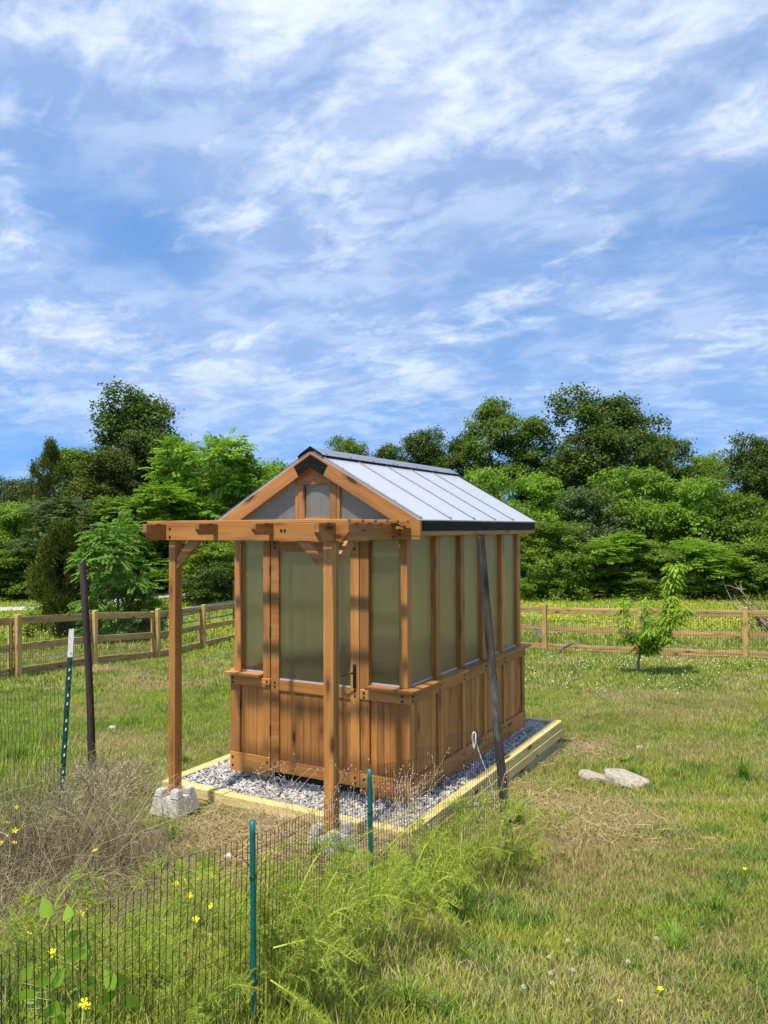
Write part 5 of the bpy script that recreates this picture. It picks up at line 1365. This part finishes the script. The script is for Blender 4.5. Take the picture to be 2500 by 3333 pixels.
for (u, v) in ((2440, 2863), (2425, 2863), (2150, 3276), (2019, 3318)):
    p = px_ground(u, v)+Vector((0, 0, .06)); base = p-Vector((0, 0, .10))
    e = empty('yellow_flower', base, 'small yellow flower low in the mown lawn on the right', 'flower', 'yellow flowers in the lawn')
    obj('stem', STM, None, e, Matrix.Translation(base) @ Matrix.Scale(.65, 4))
    obj('petals', FL, None, e, Matrix.Translation(p) @ Matrix.Rotation(rng.uniform(-.5, .5), 4, 'X') @ Matrix.Scale(.8, 4))
# white clover heads in the near lawn
def clover_mesh():
    r = np.random.default_rng(5); n = 70; D = sphere_dirs(r, n); D[:, 2] = D[:, 2]*.8+.15; D = norm(D)
    S = norm(np.cross(D, r.normal(0, 1, (n, 3))))*.0022
    Vv = np.stack([D*.002-S, D*.002+S, D*.0105+S*.6, D*.0105-S*.6], 1).reshape(-1, 3); return np_mesh('clover_head', Vv, np.arange(n*4).reshape(-1, 4))
CLM = clover_mesh(); CLM.materials.append(CLOVER)
for (u, v) in ((1788, 3160), (1793, 3215), (1866, 3205), (2045, 3176), (1705, 3262), (1798, 3250), (1850, 3104), (2136, 3096), (1833, 2803)):
    p = px_ground(u, v)+Vector((0, 0, .055)); base = p-Vector((0, 0, .075))
    e = empty('clover_flower', base, 'white clover flower head in the near lawn', 'flower', 'white clover flowers in the near lawn')
    obj('stem', STM, None, e, Matrix.Translation(base) @ Matrix.Scale(.48, 4)); obj('flower_head', CLM, None, e, Matrix.Translation(p) @ Matrix.Scale(.75, 4))

# ------------------------------------------------------------------ stones, blocks, logs
def rock(name, u, v, sx, sy, sz, mat, label, seed, rot=0.0, cat='stone', sink=.3, flatten=False):
    r = random.Random(seed); bm = bmesh.new(); bmesh.ops.create_icosphere(bm, subdivisions=4, radius=1.0)
    cuts = []
    for k in range(22):
        n = Vector((r.gauss(0, 1), r.gauss(0, 1), r.gauss(0, 1))).normalized(); cuts.append((n, r.uniform(.62, .93)))
    if flatten: cuts.append((Vector((.05, .02, 1)).normalized(), .45))
    for vtx in bm.verts:
        for n, d in cuts:
            q = vtx.co.dot(n)
            if q > d: vtx.co -= n*(q-d)*.92
        vtx.co *= 1+r.gauss(0, .008)
    me = bpy.data.meshes.new(name); bm.to_mesh(me); bm.free()
    p = px_ground(u, v)
    o = obj(name, me, mat, None, Matrix.Translation(p+Vector((0, 0, sz*(1-sink)-sz*.5))) @ Matrix.Rotation(YAW+rot, 4, 'Z') @ Matrix.Diagonal((sx, sy, sz, 1)))
    return tag(o, label, cat)
rock('stone', 2038, 2552, .165, .30, .13, STONE, 'larger flat pale limestone in the dry lawn right of the timber bed', 1, .3, flatten=True)
rock('stone', 1930, 2540, .090, .24, .09, STONE, 'smaller flat pale limestone beside the larger one in the lawn', 2, .5, flatten=True)
rock('stone', 2082, 2434, .05, .05, .025, STONE, 'small pale stone in the grass behind the leafy weed', 3)
rock('stone', 757, 2628, .055, .045, .035, WHITEROCK, 'white rock lying before the front timber of the bed', 4)
rock('stone', 744, 2797, .040, .032, .035, WHITEROCK, 'white rock behind the wire beside the yellow flowers', 5)
rock('stone', 955, 2870, .07, .05, .04, STONE, 'grey stone in the weeds between the two green stakes', 6)
rock('stone', 495, 2850, .06, .045, .03, STONE, 'flat grey stone beside the dark hollow in the weeds', 7)
rock('stone', 365, 2372, .055, .05, .035, WHITEROCK, 'pale rock in the grass behind the dark wooden post', 8)
rock('stone', 1887, 2120, .11, .09, .07, STONE, 'grey stone in the clover at the foot of the far fence', 9)
rock('stone', 1820, 2062, .32, .2, .10, GREYBLOCK, 'dark flat rubble beyond the far fence', 10, flatten=True)
rock('stone', 2265, 2130, .15, .1, .06, GREYBLOCK, 'dark clod at the foot of the far fence right of the peach tree', 11)
p = spot(1751, 23.2); o = fbox('concrete_block', None, p.x-.20, p.x+.20, p.y-.12, p.y+.12, p.z-.05, p.z+.26, GREYBLOCK, 'x', .012); tag(o, 'grey concrete block beyond the far fence', 'block')
q = px_ground(1838, 2128); Vs, Fs = tubes([spline([tuple(q+Vector((-.12, -.1, .02))), tuple(q+Vector((0, 0, .16))), tuple(q+Vector((.15, .10, .24)))], 10)], [np.linspace(.036, .030, 10)], 9)
o = obj('log_piece', np_mesh('log_piece', Vs, Fs), OLD); tag(o, 'short grey log leaning in the clover by the far fence', 'log')
# brush pile of bare branches at the right edge
bp = empty('brush_pile', spot(2480, 22.0), 'pile of bare grey branches beyond the fence at the right edge', 'brush pile'); r = np.random.default_rng(61)
for k in range(26):
    b0 = np.array(spot(2540+r.normal(0, 35), 22.0+r.normal(0, .5), .05)); s = -1 if r.random() < .75 else 1
    tip = b0+np.array([RH[0], RH[1], 0])*s*r.uniform(.3, 1.3)+np.array([0, 0, r.uniform(.3, 1.55)])
    mid = (b0+tip)/2+r.normal(0, .12, 3); P_ = spline([tuple(b0), tuple(mid), tuple(tip)], 10); ps_, rs_ = [P_], [np.linspace(.022, .006, 10)]
    for z in range(6):
        i = r.integers(3, 9); o_ = norm(norm(tip-b0)+r.normal(0, .7, 3)); l = r.uniform(.15, .5); ps_.append(spline([tuple(P_[i]), tuple(P_[i]+o_*l*.5+r.normal(0, .03, 3)), tuple(P_[i]+o_*l)], 5)); rs_.append(np.linspace(.009, .004, 5))
    Vs, Fs = tubes(ps_, rs_, 4, False); obj('branch', np_mesh('branch', Vs, Fs), TWIG if k % 3 else DARKTWIG, bp)
# two birds far off over the trees
def bird(u, v, d, s, rot, label):
    P = np.array([(-.5, 0, 0), (.45, 0, 0), (0, -.12, .02), (0, .12, .02), (.05, -.55, .22), (-.15, -1.0, .05), (-.2, -.5, .16), (.05, .55, .22), (-.15, 1.0, .05), (-.2, .5, .16), (0, 0, .12), (0, 0, -.12)])
    F_ = np.array([(0, 2, 10), (2, 1, 10), (1, 3, 10), (3, 0, 10), (2, 0, 11), (1, 2, 11), (3, 1, 11), (0, 3, 11), (2, 4, 6), (4, 5, 6), (3, 9, 7), (7, 9, 8)])
    o = obj('bird', np_mesh('bird', P*s, F_), DARKTWIG, None, Matrix.Translation(Vector(at_depth(u, v, d))) @ Matrix.Rotation(rot, 4, 'Z')); tag(o, label, 'bird', 'birds in the sky')
bird(193, 1413, 70, .16, .4, 'small dark bird above the ragged conifer'); bird(114, 1400, 75, .13, 1.0, 'smaller dark bird at the left over the wood'); bird(255, 868, 40, .09, 2.0, 'single dark speck of a bird high in the clouds')
# ------------------------------------------------------------------ grass
def footprint(x, y, m=0.0):
    return (x > BED[0]-m) & (x < BED[1]+m) & (y > BED[2]-m) & (y < BED[3]+m)
HOLES = [(px_ground(u, v), rr) for u, v, rr in ((2038, 2556, .11), (1932, 2546, .06), (480, 2810, .16), (1560, 3150, .0))]
def scatter(n, d0, d1, r, pw=1.0, lat_m=1.3):
    """random points in the wedge in front of the photographer, denser nearby"""
    u = r.random(n); d = d0*(d1/d0)**u if pw == 0 else (d0**pw+(d1**pw-d0**pw)*u)**(1/pw)
    lat = r.uniform(-1, 1, n)*(d*.52+lat_m); x, y = ld(lat, d); return x, y, d
def blades(n, d0, d1, seed, seg, hmul, wmul, pw):
    r = np.random.default_rng(seed); x, y, d = scatter(n, d0, d1, r, pw)
    keep = ~footprint(x, y, .0)
    for c, rr in HOLES: keep &= np.hypot(x-c.x, y-c.y) > rr*r.uniform(.75, 1.1, n)
    dens = fbm(x*2.3+5, y*2.3+8, 3); dr = dryness(x, y)
    keep &= r.random(n) < np.clip(1.15-.55*dr+(dens-.5)*1.1, .15, 1)
    x, y, d, dens, dr = x[keep], y[keep], d[keep], dens[keep], dr[keep]; n = len(x)
    lat = (x-CAM[0])*RH[0]+(y-CAM[1])*RH[1]; u = 1250+lat/d*FPX
    tall = fbm(x*.8+70, y*.8+10, 3); clump = fbm(x*5+3, y*5+90, 2)
    h = .8*(.034+.040*r.random(n)+.075*np.clip(tall-.48, 0, 1)+.05*np.clip(clump-.5, 0, 1))*hmul*(1-.25*dr)
    # unmown weeds by the posts and along the wire
    wild = np.exp(-(((u-250)/330)**2+((d-5.0)/1.9)**2)) + .8*np.exp(-(((u-(1250+(d-3.3)*300-60))/260)**2))*(d < 5.0) + .7*np.exp(-((u-80)/220)**2)*(d < 9) + .55*(u < 830)*(d < 4.9)*(d < 5.6-u/500)
    h = h*(1+np.clip(wild, 0, 1.1)*r.uniform(.3, 2.3, n))
    w = (.0016+.0016*r.random(n))*wmul*(1+.3*np.clip(wild, 0, 1))
    a = r.uniform(0, 6.283, n); ln = r.uniform(.1, .95, n)*h
    b = np.stack([x, y, gz(x, y)-.006], -1); t = np.stack([np.cos(a), np.sin(a), 0*a], -1); sd = np.stack([-np.sin(a+r.normal(0, .6, n)), np.cos(a), 0*a], -1)
    tip = b+t*ln[:, None]+np.array([0, 0, 1.0])*h[:, None]
    # colour: green, yellow green, bluish green tufts and dry straw
    isdry = r.random(n) < np.clip(.07+.80*dr, 0, .9)
    hue = np.clip(fbm(x*1.2+31, y*1.2+77, 3)*1.6-.3+r.normal(0, .22, n), 0, 1)[:, None]
    left = np.clip((900-u)/500, 0, 1)[:, None]*np.clip((d-5)/3, 0, 1)[:, None]
    green = np.array([.215, .285, .028])*(1-hue)+np.array([.365, .390, .058])*hue
    green = green*(1-.35*left)+np.array([.200, .330, .030])*.35*left*1.2
    blue = (clump > .62)[:, None]; green = np.where(blue, np.array([.155, .250, .030])*(.8+.4*hue), green)
    straw = np.array([.33, .26, .105])*(1-hue)+np.array([.50, .42, .20])*hue
    col = np.where(isdry[:, None], straw, green)*r.uniform(.7, 1.25, (n, 1))
    if seg == 2:
        mid = b*.5+tip*.5-t*(ln*.22)[:, None]+np.array([0, 0, .08])*h[:, None]
        Vv = np.stack([b-sd*w[:, None], b+sd*w[:, None], mid-sd*(w*.8)[:, None], mid+sd*(w*.8)[:, None], tip], 1).reshape(-1, 3)
        k = np.arange(n)[:, None]*5; F4 = k+np.array([[0, 1, 3, 2]]); F3 = k+np.array([[2, 3, 4]]); return Vv, [F4, F3], np.repeat(col, 5, 0)
    Vv = np.stack([b-sd*w[:, None], b+sd*w[:, None], tip], 1).reshape(-1, 3)
    return Vv, [np.arange(n*3).reshape(-1, 3)], np.repeat(col, 3, 0)
for nm, args, lab in [('grass', (340000, 2.0, 6.2, 71, 2, 1.0, .74, 1.35), 'short mixed green and straw grass of the near lawn'),
                      ('grass', (270000, 6.0, 12.5, 72, 1, 1.05, 1.5, 1.2), 'grass of the middle lawn round the greenhouse'),
                      ('grass', (150000, 12.2, 22.5, 73, 1, 1.3, 3.6, 1.2), 'grass of the far lawn up to the board fences'),
                      ('meadow_grass', (110000, 20.0, 46, 74, 1, 2.6, 9.0, 1.3), 'meadow grass of the field beyond the fences')]:
    Vv, Fl, c = blades(*args); o = obj(nm, np_mesh(nm, Vv, Fl, col=c), GRASS); tag(o, lab, 'grass', kind='stuff')
# fallen straw and thatch
def straw(n, pts, seed, L0, zup):
    r = np.random.default_rng(seed); X, Y = [], []
    for (u, v, ru, rv, k) in pts:
        c = px_ground(u, v); e = px_ground(u, v-rv); d = (c.x-CAM[0])*FH[0]+(c.y-CAM[1])*FH[1]; m = int(n*k)
        a, b = r.normal(0, .55, m)*ru/FPX*d, r.normal(0, .55, m)*math.hypot(e.x-c.x, e.y-c.y); X.append(c.x+a*RH[0]+b*FH[0]); Y.append(c.y+a*RH[1]+b*FH[1])
    x = np.concatenate(X); y = np.concatenate(Y); k = ~footprint(x, y, .02); x, y = x[k], y[k]; n = len(x)
    a = r.uniform(0, 6.283, n); L = L0*r.uniform(.4, 1.3, n); t = np.stack([np.cos(a), np.sin(a), r.normal(.05, .22, n)], -1)*L[:, None]
    sd = np.stack([-np.sin(a), np.cos(a), r.normal(0, .4, n)], -1)*.0014*r.uniform(.7, 1.6, (n, 1))
    b = np.stack([x, y, gz(x, y)+r.uniform(.0, zup, n)], -1); bow = np.stack([-np.sin(a), np.cos(a), np.abs(r.normal(0, .7, n))], -1)*(L*.10*r.normal(0, 1, n))[:, None]
    Vv = np.stack([b-t*.5-sd, b-t*.5+sd, b+bow+sd, b+bow-sd, b+t*.5+sd*.5, b+t*.5-sd*.5], 1).reshape(-1, 3); k = np.arange(n)[:, None]*6
    hue = r.random((n, 1)); col = np.repeat((np.array([.30, .20, .085])*(1-hue)+np.array([.62, .50, .27])*hue)*r.uniform(.7, 1.2, (n, 1)), 6, 0)
    return Vv, [np.concatenate([k+np.array([[0, 1, 2, 3]]), k+np.array([[3, 2, 4, 5]])])], col
Vv, Fl, c = straw(15000, [(800, 2680, 260, 80, .32), (1000, 2720, 220, 110, .24), (640, 2570, 150, 50, .07), (1780, 2610, 240, 80, .07), (2010, 2700, 250, 60, .06), (1650, 2560, 120, 80, .05), (1850, 2450, 200, 40, .04), (300, 2760, 280, 150, .06)], 81, .11, .05)
o = obj('straw', np_mesh('straw', Vv, Fl, col=c), GRASS); tag(o, 'fallen dry straw round the pergola posts and bare lawn patches', 'straw', kind='stuff')
# rank green grass tufts
def tuft(seed, n, H, S_):
    r = np.random.default_rng(seed); a = r.uniform(0, 6.283, n); h = H*r.uniform(.5, 1.1, n); s = S_*r.uniform(.2, 1.1, n); b = r.normal(0, .018, (n, 3))*[1, 1, 0]; t = np.stack([np.cos(a), np.sin(a), 0*a], -1); sd = np.stack([-np.sin(a), np.cos(a), 0*a], -1)*.0028; rows = []
    for f, w in ((0, .8), (.4, 1.0), (.75, .7), (1, .06)):
        c = b+t*(s*f**1.7)[:, None]+np.array([0, 0, 1.0])*(h*(f-.28*f**3))[:, None]; rows += [c-sd*w, c+sd*w]
    Vv = np.stack(rows, 1).reshape(-1, 3); k = np.arange(n)[:, None]*8
    return np_mesh('tuft', Vv, np.concatenate([k+np.array([[0, 1, 3, 2]]), k+np.array([[2, 3, 5, 4]]), k+np.array([[4, 5, 7, 6]])]), tint=np.tile(np.clip(r.normal(.5, .22, n), 0, 1), 3))
TF = [tuft(91, 70, .26, .20), tuft(92, 55, .20, .17)]
for k, (u, v, s, lab) in enumerate([(555, 2760, 1.15, 'rank green grass tuft below the pergola pier block'), (500, 2720, .9, 'green grass tuft left of the rank tuft'), (1690, 2690, .9, 'green grass tuft at the foot of the leaning post'),
        (330, 2500, .9, 'green grass tuft at the foot of the dark wooden post'), (2420, 2540, 1.2, 'dark green grass tuft at the right edge of the lawn'), (2330, 2980, .8, 'green grass tuft low on the right of the lawn'),
        (660, 2850, .8, 'grass tuft under the yellow flowers'), (430, 3150, .8, 'grass tuft behind the wire at the bottom'), (1500, 3000, .9, 'lush grass tuft beside the asparagus on the lawn'), (600, 2480, .9, 'grass tuft beside the left side timber'),
        (2060, 2530, .7, 'grass tuft between the two pale stones'), (1330, 3300, .9, 'lush grass tuft at the bottom edge right of the asparagus'), (60, 2480, 1.2, 'dark grass tuft at the left edge behind the wire panel'), (2200, 3100, .7, 'small grass tuft in the lower right lawn'), (1030, 2800, .75, 'grass tuft hiding the foot of the concrete block behind the wire'), (1125, 2790, .65, 'grass tuft right of the concrete block behind the wire')]):
    p = px_ground(u, v); o = obj('grass_tuft', TF[k % 2], L_MID if k not in (0, 1) else L_LIGHT, None, Matrix.Translation(p) @ Matrix.Rotation(k*1.1, 4, 'Z') @ Matrix.Scale(s, 4)); tag(o, lab, 'grass tuft', 'grass tufts')
    o.material_slots[0].link = 'OBJECT'; o.material_slots[0].material = L_BROAD if k % 3 else L_LIGHT
# clover and other low leaves in the near lawn
r = np.random.default_rng(77); n = 9000; x, y, d = scatter(n, 2.0, 9, r, 1.1); k = (fbm(x*1.7+12, y*1.7+44, 3) > .50) & ~footprint(x, y, .02); x, y = x[k], y[k]; n = len(x)
P_ = np.stack([x, y, gz(x, y)+r.uniform(.008, .04, n)], -1); Vv, F_ = rhombi(P_, norm(np.array([0, 0, 1.0])+r.normal(0, .35, (n, 3))), r.uniform(.012, .030, n), .7, r)
o = obj('clover_leaves', np_mesh('clover_leaves', Vv, F_, tint=r.random(n)), L_BROAD); tag(o, 'small clover leaves low in the lawn', 'clover', kind='stuff')
# buttercups over the field, clover flowers by the far fence
def dots(n, d0, d1, seed, size, zlo, zhi, cond, pw=1.3):
    r = np.random.default_rng(seed); x, y, d = scatter(n, d0, d1, r, pw, 3.0); k = cond(x, y, d, r); x, y, d = x[k], y[k], d[k]; n = len(x)
    P_ = np.stack([x, y, gz(x, y)+r.uniform(zlo, zhi, n)], -1)
    return rhombi(P_, norm(np.array([-FH[0]*.5, -FH[1]*.5, 1.0])+r.normal(0, .4, (n, 3))), size*r.uniform(.6, 1.3, n), .85, r)
Vv, F_ = dots(42000, 21, 40.5, 101, .027, .12, .34, lambda x, y, d, r: r.random(len(x)) < np.clip((fbm(x*.22, y*.22, 4)-.40)*5, .06, 1)*np.clip((d-20.5)/2, .0, 1)*(1-.75*((d > 34.5) & (d < 37)))*np.where(((x-CAM[0])*RH[0]+(y-CAM[1])*RH[1])/d > .16, 1, .5))
o = obj('buttercups', np_mesh('buttercups', Vv, F_), YELLOW); tag(o, 'yellow buttercups spread over the field beyond the fences', 'flowers', kind='stuff')
Vv, F_ = dots(4500, 11.5, 19.5, 102, .020, .05, .09, lambda x, y, d, r: (r.random(len(x)) < np.clip((fbm(x*.5+3, y*.5+9, 3)-.42)*5, .02, 1)) & (((x-CAM[0])*RH[0]+(y-CAM[1])*RH[1])/d > .05))
o = obj('clover_flowers', np_mesh('clover_flowers', Vv, F_), CLOVER); tag(o, 'scattered white clover flowers in the far lawn by the peach tree', 'flowers', kind='stuff')
